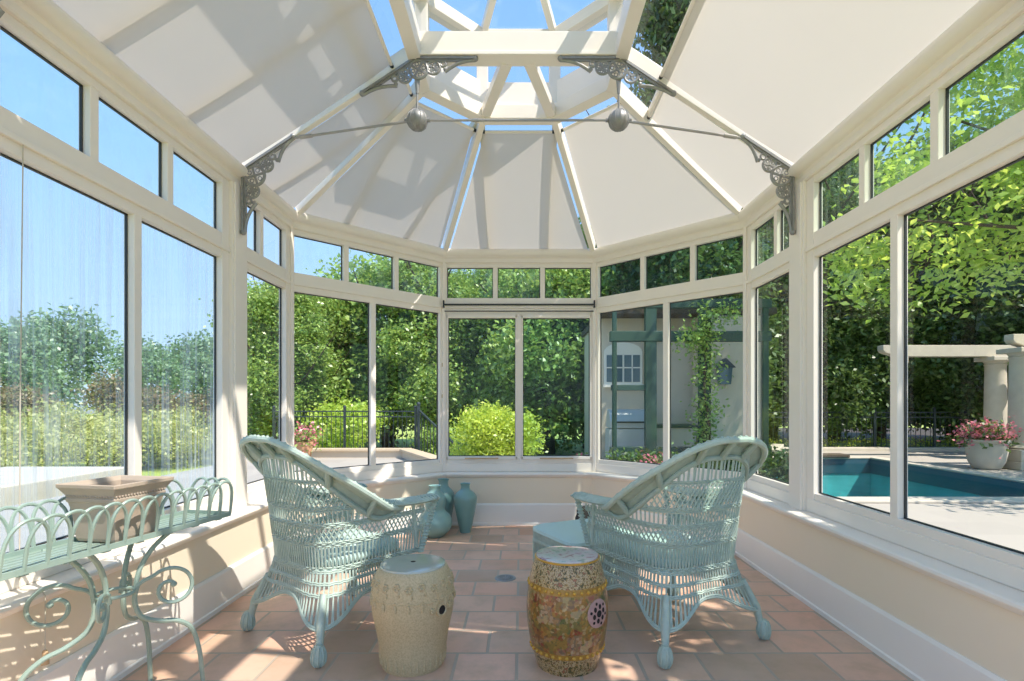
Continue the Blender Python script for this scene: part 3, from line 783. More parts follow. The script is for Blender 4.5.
def wicker_chair(name, label, loc, rot):
    root = thing(name, label, 'chair', loc, rot, 'seafoam wicker armchairs')
    st = 0.0041
    sh = MB()
    def clipz(u): return Tz(u) - (0.075 if abs(u) < 0.7 else 0.02)
    def vert(u, z0, z1, du=0.0, r=st):
        n = 5; pts = []
        for i in range(n + 1):
            z = z0 + (z1 - z0) * i / n; uu = max(-1, min(1, u + du * i / n))
            if z > clipz(uu) + 0.004: break
            pts.append(S(uu, z))
        if len(pts) > 1: sh.tube(pts, r, 4, cap=False)
    def lattice(z0, z1, nn, du):
        for i in range(nn):
            u = -1 + 2 * (i + 0.5) / nn
            for sg in (-1, 1):
                pts = []; n = max(4, int((z1 - z0) / 0.03))
                for j in range(n + 1):
                    z = z0 + (z1 - z0) * j / n; uu = u + sg * du * (j / n)
                    if abs(uu) > 1 or z > clipz(uu): break
                    o = Snorm(uu) * (0.0028 * sg); pts.append(S(uu, z) + o)
                if len(pts) > 1: sh.tube(pts, st, 4, cap=False)
    def band(z, n_rows=3, dz=0.009, r=0.0048):
        for k in range(n_rows):
            zz = z + k * dz; pts = []; N = 72
            runs = []
            for i in range(N + 1):
                u = -1 + 2 * i / N
                if zz <= clipz(u): pts.append(S(u, zz) + Snorm(u) * 0.003 * (1 if (i + k) % 2 else -1))
                else:
                    if len(pts) > 1: runs.append(pts)
                    pts = []
            if len(pts) > 1: runs.append(pts)
            for p_ in runs: sh.tube(p_, r, 4)
    for i in range(86):
        u = -1 + 2 * (i + 0.5) / 86
        vert(u - 0.003, 0.39, 0.525, 0.006); vert(u + 0.003, 0.39, 0.525, -0.006)
    lattice(0.535, 0.62, 66, 0.062)
    for i in range(74):
        u = -1 + 2 * (i + 0.5) / 74; vert(u, 0.62, 0.70, 0.0, 0.0042)
    lattice(0.705, 0.84, 60, 0.10)
    for i in range(60):
        u = -1 + 2 * (i + 0.5) / 60; vert(u, 0.845, 1.04, 0.0, 0.0042)
    for i in range(40):
        u = -1 + 2 * (i + 0.5) / 40; vert(u, 0.845, 1.04, 0.01, 0.0035)
    band(0.395, 3); band(0.522, 3); band(0.615, 3); band(0.697, 3); band(0.838, 2)
    sh.build('back_weave', M['seafoam'], root, smooth=True)
    # rolled border
    N = 64; inner = []; outer = []; mid = []; crest = []
    for i in range(N + 1):
        u = -0.80 + 1.60 * i / N; nn = Snorm(u); f = smoothstep((0.80 - abs(u)) / 0.22)
        zi = Tz(u) - 0.095 * f - 0.02 * (1 - f)
        pi_ = S(u, zi); inner.append(pi_ + nn * 0.008)
        w = 0.06 * f + 0.02
        po_ = S(u, Tz(u)) + nn * w + Vector((0, 0, -0.005)); outer.append(po_)
        crest.append((pi_ + po_) / 2 - nn * 0.022 * f + Vector((0, 0, 0.012 * f)))
        mid.append((pi_ + po_) / 2)
    bd = MB(); bd.tube(outer, 0.016, 8)
    # braided edge
    br = []
    for i in range(N * 4 + 1):
        x = i / 4; a = int(min(N - 1, x)); p_ = outer[a].lerp(outer[a + 1], x - a); t = i * 0.9
        br.append(p_ + Vector((0.004 * math.cos(t), 0.004 * math.cos(t), 0.016 * math.sin(t) * 0.6 + 0.006)))
    bd.tube(br, 0.008, 5)
    bd.build('rim', M['seafoam'], root, smooth=True)
    rl = MB(); rl.tube(inner, 0.014, 8)
    ks = [2, 9, 17, 25, 32, 39, 47, 55, 62]
    for k in ks:
        a, b = inner[k], outer[k]
        rl.tube([a, (a + b) / 2, b], [0.016, 0.017, 0.014], 8)
    rl.build('border_rail', M['seafoam_dark'], root, smooth=True)
    pn = MB(); up_ = Vector((0, 0, 0.004))
    pn.grid([[p_ for p_ in inner], [p_ for p_ in crest], [p_ for p_ in outer]])
    pb = pn.build('border_panel', M['seafoam_dark'], root, smooth=True)
    so = pb.modifiers.new('solid', 'SOLIDIFY'); so.thickness = 0.006
    # arms
    for sg in (-1, 1):
        ar = MB(); rows = []
        NA = 14
        for i in range(NA + 1):
            t = i / NA; u = sg * (0.64 + 0.36 * t)
            p_ = S(u, Tz(u)); nn = Snorm(u) ; fw = Vector((0, 0.075 * max(0, (t - 0.8) / 0.2), 0))
            w = 0.020 + 0.040 * smoothstep(t / 0.4)
            if t > 0.85: w *= 1 - 0.35 * ((t - 0.85) / 0.15) ** 2
            c = p_ + fw + Vector((0, 0, 0.012))
            row = []
            for a in range(12):
                th = 2 * PI * a / 12
                row.append(c + nn * (w * math.cos(th)) + Vector((0, 0, 0.017 * math.sin(th))))
            rows.append(row)
        ar.grid(rows, closed_u=True)
        ar.add(rows[0], [tuple(range(12))]); ar.add(rows[-1], [tuple(reversed(range(12)))])
        # woven ridges across the arm
        for i in range(26):
            t = 0.08 + 0.9 * i / 25; u = sg * (0.64 + 0.36 * t); p_ = S(u, Tz(u)) + Vector((0, 0.075 * max(0, (t - 0.8) / 0.2), 0.030)); nn = Snorm(u)
            w = (0.020 + 0.040 * smoothstep(t / 0.4)) * 0.9
            ar.tube([p_ - nn * w + Vector((0, 0, -0.014)), p_ - nn * w * .5, p_ + nn * w * .5, p_ + nn * w + Vector((0, 0, -0.014))], 0.006, 5)
        ar.build('armrest', M['seafoam'], root, smooth=True)
        fp = MB()
        tip = S(sg * 1.0, 0.672) + Vector((0, 0.07, -0.01)); bot = S(sg * 1.0, 0.39) + Vector((0, 0.0, 0))
        fp.tube([tip, tip.lerp(bot, 0.5), bot], [0.014, 0.012, 0.016], 8)
        t2 = S(sg * 0.9, 0.665); fp.tube([t2, bot + Vector((0, -0.03, 0.03))], [0.011, 0.011], 8)
        for i in range(16):
            c = tip.lerp(bot, i / 15); fp.tube([c + Vector((0.017 * math.cos(a), 0.017 * math.sin(a), 0)) for a in [2 * PI * j / 8 for j in range(8)]], 0.0045, 4, closed=True)
        fp.build('front_post', M['seafoam'], root, smooth=True)
    # skirt
    sk = MB(); NS = 104
    for i in range(NS):
        t = 2 * PI * i / NS
        for dt in (-0.010, 0.010):
            zb_ = skirt_b(t + dt); pts = [skirt_pt(t + dt * (1 - 2 * j / 6), 0.40 + (zb_ - 0.40) * j / 6) for j in range(7)]
            sk.tube(pts, 0.0040, 4, cap=False)
    for z in (0.398, 0.389, 0.345, 0.336, 0.295, 0.286):
        sk.tube([skirt_pt(2 * PI * i / 96, z) + Vector((0, 0, 0.002 * (-1) ** i)) for i in range(96)], 0.0055, 5, closed=True)
    for dz in (0.0, 0.010):
        sk.tube([skirt_pt(2 * PI * i / 160, skirt_b(2 * PI * i / 160) + dz) for i in range(160)], 0.0065, 5, closed=True)
    sk.build('skirt_weave', M['seafoam'], root, smooth=True)
    # seat
    se = MB(); rows = []
    for (k, z) in [(0.02, 0.405), (0.90, 0.405), (0.955, 0.418), (0.965, 0.435), (0.94, 0.455), (0.80, 0.468), (0.45, 0.475), (0.02, 0.478)]:
        rows.append([Vector((skirt_pt(2 * PI * i / 48, 0.40).x * k, (skirt_pt(2 * PI * i / 48, 0.40).y - 0.01) * k + 0.02, z)) for i in range(48)])
    se.grid(rows, closed_u=True); se.build('seat', M['cushion'], root, smooth=True)
    # legs with woven bulb feet
    for i in range(4):
        t = PI / 4 + i * PI / 2
        a = skirt_pt(t, 0.30); b = skirt_pt(t, 0.165); d = Vector((b.x, b.y - 0.01, 0)).normalized()
        f = b + d * 0.025; f.z = 0.065
        lg = MB(); lg.tube([a, b, b.lerp(f, 0.5), f], [0.016, 0.022, 0.018, 0.017], 10)
        lo = lg.build('leg', M['seafoam'], root, smooth=True)
        ft = MB(); c = f + d * 0.012; c.z = 0
        ft.lathe([(0.010, 0.0), (0.020, 0.006), (0.030, 0.025), (0.033, 0.048), (0.028, 0.075), (0.019, 0.095), (0.016, 0.104)], 14, c)
        for j in range(9):
            th = 2 * PI * j / 9
            pts = [(c.x + r_ * math.cos(th + 0.5 * z_ * 10 * .3), c.y + r_ * math.sin(th + 0.5 * z_ * 10 * .3), z_) for r_, z_ in [(0.021, 0.008), (0.031, 0.025), (0.034, 0.048), (0.029, 0.075), (0.020, 0.095)]]
            ft.tube(pts, 0.0048, 5)
        ft.build('foot', M['seafoam'], lo, smooth=True)
    return root
wicker_chair('wicker_armchair', 'seafoam wicker armchair on the left, next to the sand coloured stool', (-0.99, 2.94, 0), math.radians(-37))
wicker_chair('wicker_armchair', 'seafoam wicker armchair on the right, beside the wall under the pool window', (0.835, 2.91, 0), math.radians(27))

# ottoman
def ottoman(loc, rot):
    root = thing('wicker_ottoman', 'low seafoam wicker ottoman with smooth top in front of the right armchair', 'ottoman', loc, rot)
    hx, hy, H = 0.27, 0.28, 0.375
    def pt(t, z, k=1.0):
        ct, s_ = math.cos(t), math.sin(t); n = 7; q_ = (abs(ct) ** n + abs(s_) ** n) ** (-1 / n)
        e = (H - z) / H; return Vector((hx * (1 - 0.03 * e) * k * q_ * ct, hy * (1 - 0.03 * e) * k * q_ * s_, z))
    w = MB()
    for i in range(112):
        t = 2 * PI * i / 112
        for dt in (-0.012, 0.012): w.tube([pt(t + dt, H), pt(t - dt, 0.07)], 0.0036, 4, cap=False)
    for z in (0.075, 0.085, 0.19, 0.20, 0.30, 0.31, H - 0.012): w.tube([pt(2 * PI * i / 80, z) for i in range(80)], 0.006, 5, closed=True)
    w.build('side_weave', M['seafoam'], root, smooth=True)
    tp = MB(); rows = []
    for k, z in [(0.02, H - 0.02), (0.99, H - 0.02), (1.02, H - 0.008), (1.0, H + 0.008), (0.92, H + 0.018), (0.5, H + 0.024), (0.02, H + 0.025)]:
        rows.append([pt(2 * PI * i / 64, z, k) for i in range(64)])
    tp.grid(rows, closed_u=True); tp.build('top', M['cushion'], root, smooth=True)
    for i in range(4):
        t = PI / 4 + PI / 2 * i; a = pt(t, 0.3, 0.98); b = pt(t, 0.0, 0.99)
        l = MB(); l.tube([a, b], [0.018, 0.014], 8); l.build('leg', M['seafoam'], root, smooth=True)
ottoman((0.44, 3.55, 0), math.radians(27))

# ------------------------------------------------------------------ garden stools
def spline_prof(pts, n=28):
    zs = [p_[1] for p_ in pts]; rs = [p_[0] for p_ in pts]; out = []
    for i in range(n + 1):
        z = zs[0] + (zs[-1] - zs[0]) * i / n; out.append((interp(zs, rs, z), z))
    return out
st1 = thing('garden_stool', 'sand coloured stoneware garden stool with raised blossoms and glossy top', 'stool', (-0.49, 2.53, 0))
pr = [(0.142, 0.0), (0.148, 0.02), (0.164, 0.14), (0.187, 0.25), (0.192, 0.32), (0.187, 0.385), (0.172, 0.43), (0.160, 0.455)]
body = MB(); body.lathe([(0.132, 0.0)] + spline_prof(pr, 30) + [(0.150, 0.464)], 56)
def rad(z): return interp([p_[1] for p_ in pr], [p_[0] for p_ in pr], z)
rel = MB()
for i in range(20):
    t = 2 * PI * (i + 0.3) / 20; z = 0.405 + 0.004 * (-1) ** i
    for j in range(6):
        a = 2 * PI * j / 6; rr = 0.011 if j else 0
        dz = 0.012 * math.sin(a); dt = 0.012 * math.cos(a) / rad(z)
        r_ = rad(z + dz); rel.ball(((r_) * math.cos(t + dt), (r_) * math.sin(t + dt), z + dz), 0.0075, 7, 5)
    for dz in (-0.026, -0.036): rel.ball((rad(z + dz) * math.cos(t + 0.08), rad(z + dz) * math.sin(t + 0.08), z + dz), 0.006, 6, 4)
    # lappet drips
    pts = [((rad(zz)) * math.cos(t), (rad(zz)) * math.sin(t), zz) for zz in (0.335, 0.32, 0.30)]
    rel.tube(pts, [0.006, 0.010, 0.006], 6)
    rel.tube([((rad(0.345 + 0.006 * math.sin(u * PI))) * math.cos(t + u * 2 * PI / 20), (rad(0.345)) * math.sin(t + u * 2 * PI / 20), 0.345 - 0.010 * math.sin(u * PI)) for u in [k / 5 for k in range(6)]], 0.004, 5)
flu = MB()
for i in range(30):
    t = 2 * PI * i / 30; flu.tube([((rad(zz) - 0.001) * math.cos(t), (rad(zz) - 0.001) * math.sin(t), zz) for zz in (0.02, 0.05, 0.075)], [0.008, 0.007, 0.003], 6)
body.build('body', M['sand'], st1, smooth=True, angle=60)
rel.build('blossom_relief', M['sand'], st1, smooth=True); flu.build('base_fluting', M['sand'], st1, smooth=True)
tp = MB(); tp.lathe([(0.152, 0.462), (0.150, 0.470), (0.10, 0.474), (0.0, 0.475)], 48); tp.build('top', M['topglaze'], st1, smooth=True)
hp = MB(); hp.ball((0, 0, 0.475), 0.012, 10, 6, (1, 1, .25)); hp.build('center_hole', M['hole'], st1, smooth=True)
def coin_hole(root, ang, z, R, r, flowers):
    c = Vector((R * math.cos(ang), R * math.sin(ang), z)); nx = Vector((math.cos(ang), math.sin(ang), 0)); tx = Vector((-math.sin(ang), math.cos(ang), 0)); zx = Vector((0, 0, 1))
    d = MB(); d.tube([c - nx * 0.02, c + nx * 0.002], [r, r], 20); d.build('side_hole', M['hole'], root)
    k = MB(); k.tube([c + tx * (r + .006) * math.cos(a) + zx * (r + .006) * math.sin(a) - nx * 0.002 for a in [2 * PI * i / 24 for i in range(24)]], 0.008, 6, closed=True)
    for i in range(flowers):
        a = PI * (0.05 + 0.9 * i / (flowers - 1)); fc = c + tx * (r + 0.03) * math.cos(a) + zx * (r + 0.03) * math.sin(a) - nx * 0.004
        for j in range(5):
            b_ = 2 * PI * j / 5; k.ball(fc + tx * 0.010 * math.cos(b_) + zx * 0.010 * math.sin(b_), 0.008, 6, 5)
        k.ball(fc + nx * 0.004, 0.006, 6, 5)
    k.build('hole_rim', M['sand'], root, smooth=True)
coin_hole(st1, math.radians(-37), 0.292, rad(0.292), 0.020, 5)

st2 = thing('garden_stool', 'ornate gold, red and green porcelain garden stool with pierced medallion', 'stool', (0.238, 2.53, 0))
pr2 = [(0.142, 0.0), (0.148, 0.02), (0.176, 0.12), (0.191, 0.23), (0.191, 0.30), (0.176, 0.41), (0.156, 0.485), (0.150, 0.50)]
def rad2(z): return interp([p_[1] for p_ in pr2], [p_[0] for p_ in pr2], z)
body = MB(); body.lathe([(0.130, 0.0)] + spline_prof(pr2, 30) + [(0.146, 0.505)], 56); body.build('body', M['rose'], st2, smooth=True, angle=60)
tp = MB(); tp.lathe([(0.147, 0.503), (0.146, 0.512), (0.09, 0.516), (0.0, 0.517)], 48); tp.build('top', M['rosetop'], st2, smooth=True)
mb = MB()
mb.tube([(0.149 * math.cos(a), 0.149 * math.sin(a), 0.503) for a in [2 * PI * i / 40 for i in range(40)]], 0.005, 6, closed=True); mb.build('rim', M['gold'], st2, smooth=True)
for z in (0.385, 0.095):
    sd = MB()
    for i in range(34):
        t = 2 * PI * i / 34; sd.ball((rad2(z) * math.cos(t), rad2(z) * math.sin(t), z), 0.009, 8, 5)
    sd.build('stud_band', M['gold'], st2, smooth=True)
def medallion(root, ang, z):
    R0 = rad2(z); md = MB(); hl = MB()
    def onsurf(a, b, off):
        t = ang + a / R0; zz = z + b; r_ = rad2(zz) + off; return Vector((r_ * math.cos(t), r_ * math.sin(t), zz))
    N = 24
    rows = [[onsurf(0.062 * k * math.cos(2 * PI * i / N), 0.062 * k * math.sin(2 * PI * i / N), 0.003 if k < 1.05 else -0.003) for i in range(N)] for k in (0.01, 0.35, 0.7, 1.0, 1.06)]
    md.grid(rows, closed_u=True); md.build('medallion', M['pinkglaze'], root, smooth=True)
    def spot(a, b, r_, e=1.0):
        n = 10; rows = [[onsurf(a + r_ * k * math.cos(2 * PI * i / n), b + r_ * e * k * math.sin(2 * PI * i / n), 0.0045) for i in range(n)] for k in (0.02, 1.0)]
        hl.grid(rows, closed_u=True)
    spot(0, 0, 0.016)
    for j in range(6):
        a = 2 * PI * j / 6 + 0.3; spot(0.031 * math.cos(a), 0.031 * math.sin(a), 0.009, 1.3)
        a += PI / 6; spot(0.047 * math.cos(a), 0.047 * math.sin(a), 0.007)
    hl.build('piercing', M['hole'], root, smooth=True)
medallion(st2, math.radians(-48), 0.285); medallion(st2, math.radians(132), 0.285)

# ------------------------------------------------------------------ vases
def vase(name, label, loc, prof, mat, n=36):
    root = tag(MB().lathe(spline_prof(prof, 44) + [(prof[-1][0] - 0.012, prof[-1][1] - 0.006), (prof[-1][0] - 0.014, prof[-1][1] - 0.06)], n).build(name, mat, None, smooth=True, angle=55), label, 'vase')
    root.location = loc; return root
vase('vase', 'tall slim teal glazed vase, right of the three on the floor', (-0.51, 5.10, 0), [(0.052, 0), (0.058, 0.03), (0.085, 0.16), (0.110, 0.29), (0.108, 0.345), (0.075, 0.385), (0.048, 0.405), (0.042, 0.44), (0.050, 0.465)], M['celadon'])
vase('gourd_vase', 'pale teal double gourd vase with round lower bulb, front left of the three', (-0.775, 4.93, 0), [(0.075, 0), (0.090, 0.012), (0.140, 0.06), (0.160, 0.125), (0.140, 0.195), (0.100, 0.235), (0.094, 0.26), (0.100, 0.31), (0.096, 0.365), (0.070, 0.405), (0.054, 0.425), (0.053, 0.45), (0.058, 0.47)], M['celadon_pale'])
vase('vase', 'tall dark teal glazed vase half hidden behind the gourd vase', (-0.735, 5.21, 0), [(0.060, 0), (0.066, 0.03), (0.088, 0.16), (0.108, 0.29), (0.104, 0.35), (0.078, 0.39), (0.052, 0.415), (0.046, 0.46), (0.056, 0.49)], M['celadon'])

# ------------------------------------------------------------------ plant stand, pot, drain, bag, cords
LD = Vector((0.187, 0.982, 0)); WD = Vector((0.982, -0.187, 0))
ps = thing('plant_stand', 'sage wire plant stand with looped edge and scrolled legs by the left window', 'plant stand', (-1.535, 2.05, 0), math.atan2(LD.y, LD.x) - PI / 2)
# local: +y along the tray, +x toward the room
HL, HW, TZ0 = 0.47, 0.115, 0.71
tray = MB()
for x in (-HW, HW): tray.bar((x, -HL, TZ0), (x, HL, TZ0), 0.010, 0.020)
for y in (-HL, HL): tray.bar((-HW, y, TZ0), (HW, y, TZ0), 0.010, 0.020)
for i in range(7): 
    x = -HW + 2 * HW * (i + 0.5) / 7; tray.bar((x, -HL, TZ0 - 0.008), (x, HL, TZ0 - 0.008), 0.024, 0.005)
for i in range(7):
    y = -HL + 2 * HL * (i + 0.5) / 7; tray.bar((-HW, y, TZ0 - 0.013), (HW, y, TZ0 - 0.013), 0.03, 0.005)
tray.build('tray', M['stand'], ps, smooth=False)
hoops = MB(); AH = 0.158
def hoop(p_, q_, outv):
    p_ = Vector(p_); q_ = Vector(q_); pts = []
    for i in range(15):
        a = PI * i / 14; x = 0.5 - 0.5 * math.cos(a); h = AH * min(1, math.sin(a) ** 0.55 if 0 < i < 14 else 0)
        pts.append(p_.lerp(q_, x) + outv * (h / AH) ** 1.3 * 0.028 + Vector((0, 0, h)))
    hoops.tube(pts, 0.0062, 6)
sp = 2 * HL / 14
for x, o in ((-HW, Vector((-1, 0, 0))), (HW, Vector((1, 0, 0)))):
    for i in range(13): hoop((x, -HL + i * sp, TZ0), (x, -HL + (i + 2) * sp, TZ0), o)
for y, o in ((-HL, Vector((0, -1, 0))), (HL, Vector((0, 1, 0)))):
    for i in range(3): hoop((-HW + i * HW * 0.5, y, TZ0), (-HW + (i + 2) * HW * 0.5, y, TZ0), o)
hoops.build('looped_edge', M['stand'], ps, smooth=True)
rg = MB(); rg.tube([(0.062 * math.cos(a), 0.062 * math.sin(a), 0.495) for a in [2 * PI * i / 24 for i in range(24)]], 0.007, 7, closed=True); rg.build('ring', M['stand'], ps, smooth=True)
def catmull(pts, n=8):
    pts = [Vector(p_) for p_ in pts]; out = []
    for i in range(len(pts) - 1):
        p0 = pts[max(0, i - 1)]; p1 = pts[i]; p2 = pts[i + 1]; p3 = pts[min(len(pts) - 1, i + 2)]
        for k in range(n):
            t = k / n
            out.append(0.5 * ((2 * p1) + (p2 - p0) * t + (2 * p0 - 5 * p1 + 4 * p2 - p3) * t * t + (3 * p1 - p0 - 3 * p2 + p3) * t ** 3))
    out.append(pts[-1]); return out
for ang in (65, 115, 245, 295):
    a = math.radians(ang); u = Vector((math.cos(a), math.sin(a), 0))
    lg = MB()
    pr_ = [(0.215, 0.702), (0.185, 0.692), (0.125, 0.64), (0.080, 0.565), (0.066, 0.485), (0.066, 0.43), (0.090, 0.375), (0.150, 0.340), (0.215, 0.320), (0.270, 0.270), (0.300, 0.17), (0.312, 0.06), (0.318, 0.0)]
    lg.tube(catmull([u * r_ + Vector((0, 0, z)) for r_, z in pr_]), 0.0095, 8)
    lg.build('leg', M['stand'], ps, smooth=True)
for ang in (48, 122, 228, 302):
    a = math.radians(ang); u = Vector((math.cos(a), math.sin(a), 0))
    sc = MB(); pts = [u * 0.062 + Vector((0, 0, 0.475)), u * 0.075 + Vector((0, 0, 0.515))]
    cx, cz = 0.182, 0.478; k_ = 1.0 if ang in (48, 228) else 0.62
    cx = 0.062 + (cx - 0.062) * k_
    for i in range(30):
        t = i / 29; th = math.radians(135 - 430 * t); R = (0.070 * (1 - t) ** 0.7 + 0.016) * k_
        pts.append(u * (cx + R * math.cos(th)) + Vector((0, 0, cz + R * math.sin(th))))
    sc.tube(catmull(pts, 3), 0.0078, 7); sc.ball(pts[-1], 0.012, 8, 6)
    sc.build('scroll', M['stand'], ps, smooth=True)
# terracotta square pot on the tray
pc = Vector((-1.535, 2.05, 0)) + LD * (0.015) + WD * (-0.005)
pt_ = thing('square_planter', 'square taupe clay planter with beaded rim standing in the wire stand', 'planter', (pc.x, pc.y, TZ0 + 0.0), math.atan2(LD.y, LD.x) - PI / 2)
bp = MB()
def sqring(h, z, hy=None): hy = hy or h; return [(-h, -hy, z), (h, -hy, z), (h, hy, z), (-h, hy, z)]
prf = [(0.082, 0.0), (0.086, 0.01), (0.094, 0.10), (0.102, 0.135), (0.106, 0.138), (0.107, 0.150), (0.103, 0.153), (0.110, 0.165), (0.122, 0.185), (0.125, 0.187), (0.126, 0.200), (0.112, 0.200), (0.100, 0.185), (0.090, 0.11), (0.078, 0.03)]
rows = [[Vector(p_) for p_ in sqring(h * 1.02, z * 1.08, h * 1.04)] for h, z in prf]
bp.grid(rows, closed_u=True); bp.add(rows[0], [(3, 2, 1, 0)]); bp.add(rows[-1], [(0, 1, 2, 3)])
bp.build('body', M['clay'], pt_, bevel=0.002)
bd = MB()
for s_ in range(4):
    hx_, hy_ = 0.106 * 1.02, 0.106 * 1.04
    a, b = [((-hx_, -hy_), (hx_, -hy_)), ((hx_, -hy_), (hx_, hy_)), ((hx_, hy_), (-hx_, hy_)), ((-hx_, hy_), (-hx_, -hy_))][s_]
    for i in range(18):
        t = (i + 0.5) / 18; bd.ball((a[0] + (b[0] - a[0]) * t, a[1] + (b[1] - a[1]) * t, 0.1715), 0.005, 6, 4)
bd.build('bead_moulding', M['clay'], pt_, smooth=True)
# floor drain
dr = thing('floor_drain', 'small round metal drain set in the paver floor', 'drain', (-0.09, 3.75, 0))
m = MB(); m.lathe([(0.075, 0.0), (0.072, 0.004), (0.058, 0.004), (0.056, 0.001)], 28); m.build('rim', M['drain'], dr, smooth=True)
m = MB()
for r_ in (0.015, 0.03, 0.045): m.tube([(r_ * math.cos(a), r_ * math.sin(a), 0.003) for a in [2 * PI * i / 20 for i in range(20)]], 0.003, 5, closed=True)
for i in range(6): a = PI * i / 6; m.tube([(-0.055 * math.cos(a), -0.055 * math.sin(a), 0.002), (0.055 * math.cos(a), 0.055 * math.sin(a), 0.002)], 0.003, 5)
m.build('grate', M['drain'], dr, smooth=True)
# small black ribbed bag by the wall
bg = MB()
rows = []
for i in range(9):
    t = i / 8; w = 0.11 * (1 - 0.45 * t); d = 0.06 * (1 - 0.7 * t); bulge = 0.008 * (i % 2)
    rows.append([Vector(((w + bulge) * math.cos(a), (d + bulge) * math.sin(a), 0.27 * t)) for a in [2 * PI * j / 20 for j in range(20)]])
bg.grid(rows, closed_u=True); bg.add(rows[-1], [tuple(range(20))]); bg.add(rows[0], [tuple(reversed(range(20)))])
o = bg.build('bag', M['black'], None, smooth=True); o.location = (0.60, 4.98, 0); o.rotation_euler = (0, 0, 0.5)
tag(o, 'small black ribbed bag on the floor behind the wicker ottoman', 'bag')
# blind pull cord with wooden acorn
pc_ = thing('pull_cord', 'thin pull cord with wooden acorn hanging over the left window shelf', 'cord', (-1.722, 1.97, 0.53))
m = MB(); m.tube([(-1.86, 2.02, 2.20), (-1.862, 2.01, 1.2), (-1.855, 2.0, 0.56), (-1.83, 1.98, 0.534), (-1.745, 1.97, 0.534), (-1.732, 1.97, 0.515), (-1.732, 1.97, 0.31)], 0.0022, 5); m.build('cord', simple('cord', (0.62, 0.56, 0.46), 0.8), pc_, world=True, smooth=True)
m = MB(); m.lathe([(0.004, 0.315), (0.009, 0.31), (0.010, 0.298), (0.007, 0.29), (0.012, 0.275), (0.013, 0.262), (0.0, 0.26)], 12, (-1.732, 1.97, 0)); m.build('acorn', M['wood'], pc_, world=True, smooth=True)

# ================================================================== outside
GZ = -0.10
def leaf_mesh(name, blobs, n, size, seed, mat, up=0.5, per=12, spread=1.5, shell=0.55, width=0.55):
    rg_ = np.random.default_rng(seed)
    B = np.array(blobs, float); vol = B[:, 3] * B[:, 4] * B[:, 5]; pr_ = vol ** 0.8; pr_ /= pr_.sum()
    m = max(1, n // per)
    bi = rg_.choice(len(B), m, p=pr_)
    d = rg_.normal(size=(m, 3)); d /= np.linalg.norm(d, axis=1)[:, None]
    rad_ = shell + (1 - shell) * rg_.random(m) ** 0.7
    cc = B[bi, :3] + d * rad_[:, None] * B[bi, 3:6]
    c = np.repeat(cc, per, 0) + rg_.normal(size=(m * per, 3)) * size * spread * np.array([1, 1, 0.7])
    N = len(c)
    nrm = rg_.normal(size=(N, 3)) + np.array([0, 0, up]) * 2; nrm /= np.linalg.norm(nrm, axis=1)[:, None]
    t = np.cross(nrm, rg_.normal(size=(N, 3))); t /= np.linalg.norm(t, axis=1)[:, None]
    b = np.cross(nrm, t)
    s = size * (0.7 + 0.6 * rg_.random(N))[:, None]
    v = np.stack([c - t * s * 0.5, c + b * s * width * 0.5 + nrm * s * 0.08, c + t * s * 0.5, c - b * s * width * 0.5 + nrm * s * 0.08], 1).reshape(-1, 3)
    me = bpy.data.meshes.new(name)
    me.vertices.add(4 * N); me.vertices.foreach_set('co', v.astype(np.float32).ravel())
    me.loops.add(4 * N); me.loops.foreach_set('vertex_index', np.arange(4 * N, dtype=np.int32))
    me.polygons.add(N); me.polygons.foreach_set('loop_start', np.arange(0, 4 * N, 4, dtype=np.int32))
    try: me.polygons.foreach_set('loop_total', np.full(N, 4, dtype=np.int32))
    except Exception: pass
    me.update(calc_edges=True); me.validate()
    me.materials.append(mat); return me
def trunk_mb(h, r, seed, branches=7, lean=0.2, spread=0.45):
    r_ = random.Random(seed); mb = MB()
    pts = [Vector((0, 0, -0.15))]
    for i in range(1, 7):
        pts.append(Vector((r_.uniform(-1, 1) * lean * i / 6, r_.uniform(-1, 1) * lean * i / 6, h * i / 6)))
    mb.tube(pts, [r * (1 - 0.8 * i / 6) for i in range(7)], 9)
    for i in range(branches):
        k = r_.randint(2, 5); a = r_.uniform(0, 2 * PI); L = h * spread * r_.uniform(0.6, 1.1); p0 = pts[k]
        q1 = p0 + Vector((math.cos(a), math.sin(a), 0.6)) * L * 0.5; q2 = p0 + Vector((math.cos(a), math.sin(a), 0.9)) * L
        mb.tube([p0, q1, q2], [r * 0.4 * (1 - k / 8), r * 0.22, r * 0.06], 6)
    return mb
def make_tree(name, label, cat, loc, crown, h, r, seed, group, branches=7, spread=0.45):
    root = thing(name, label, cat, loc, 0, group)
    trunk_mb(h, r, seed, branches, spread=spread).build('trunk', M['bark'], root, smooth=True)
    o = bpy.data.objects.new('foliage', crown); COL.objects.link(o); o.parent = root
    return root
def tree_copy(src, label, loc, s, rz_, sz=None):
    c = copy_tree(src); c.location = loc; c.rotation_euler = (0, 0, rz_); c.scale = (s, s, sz or s); c['label'] = label; return c

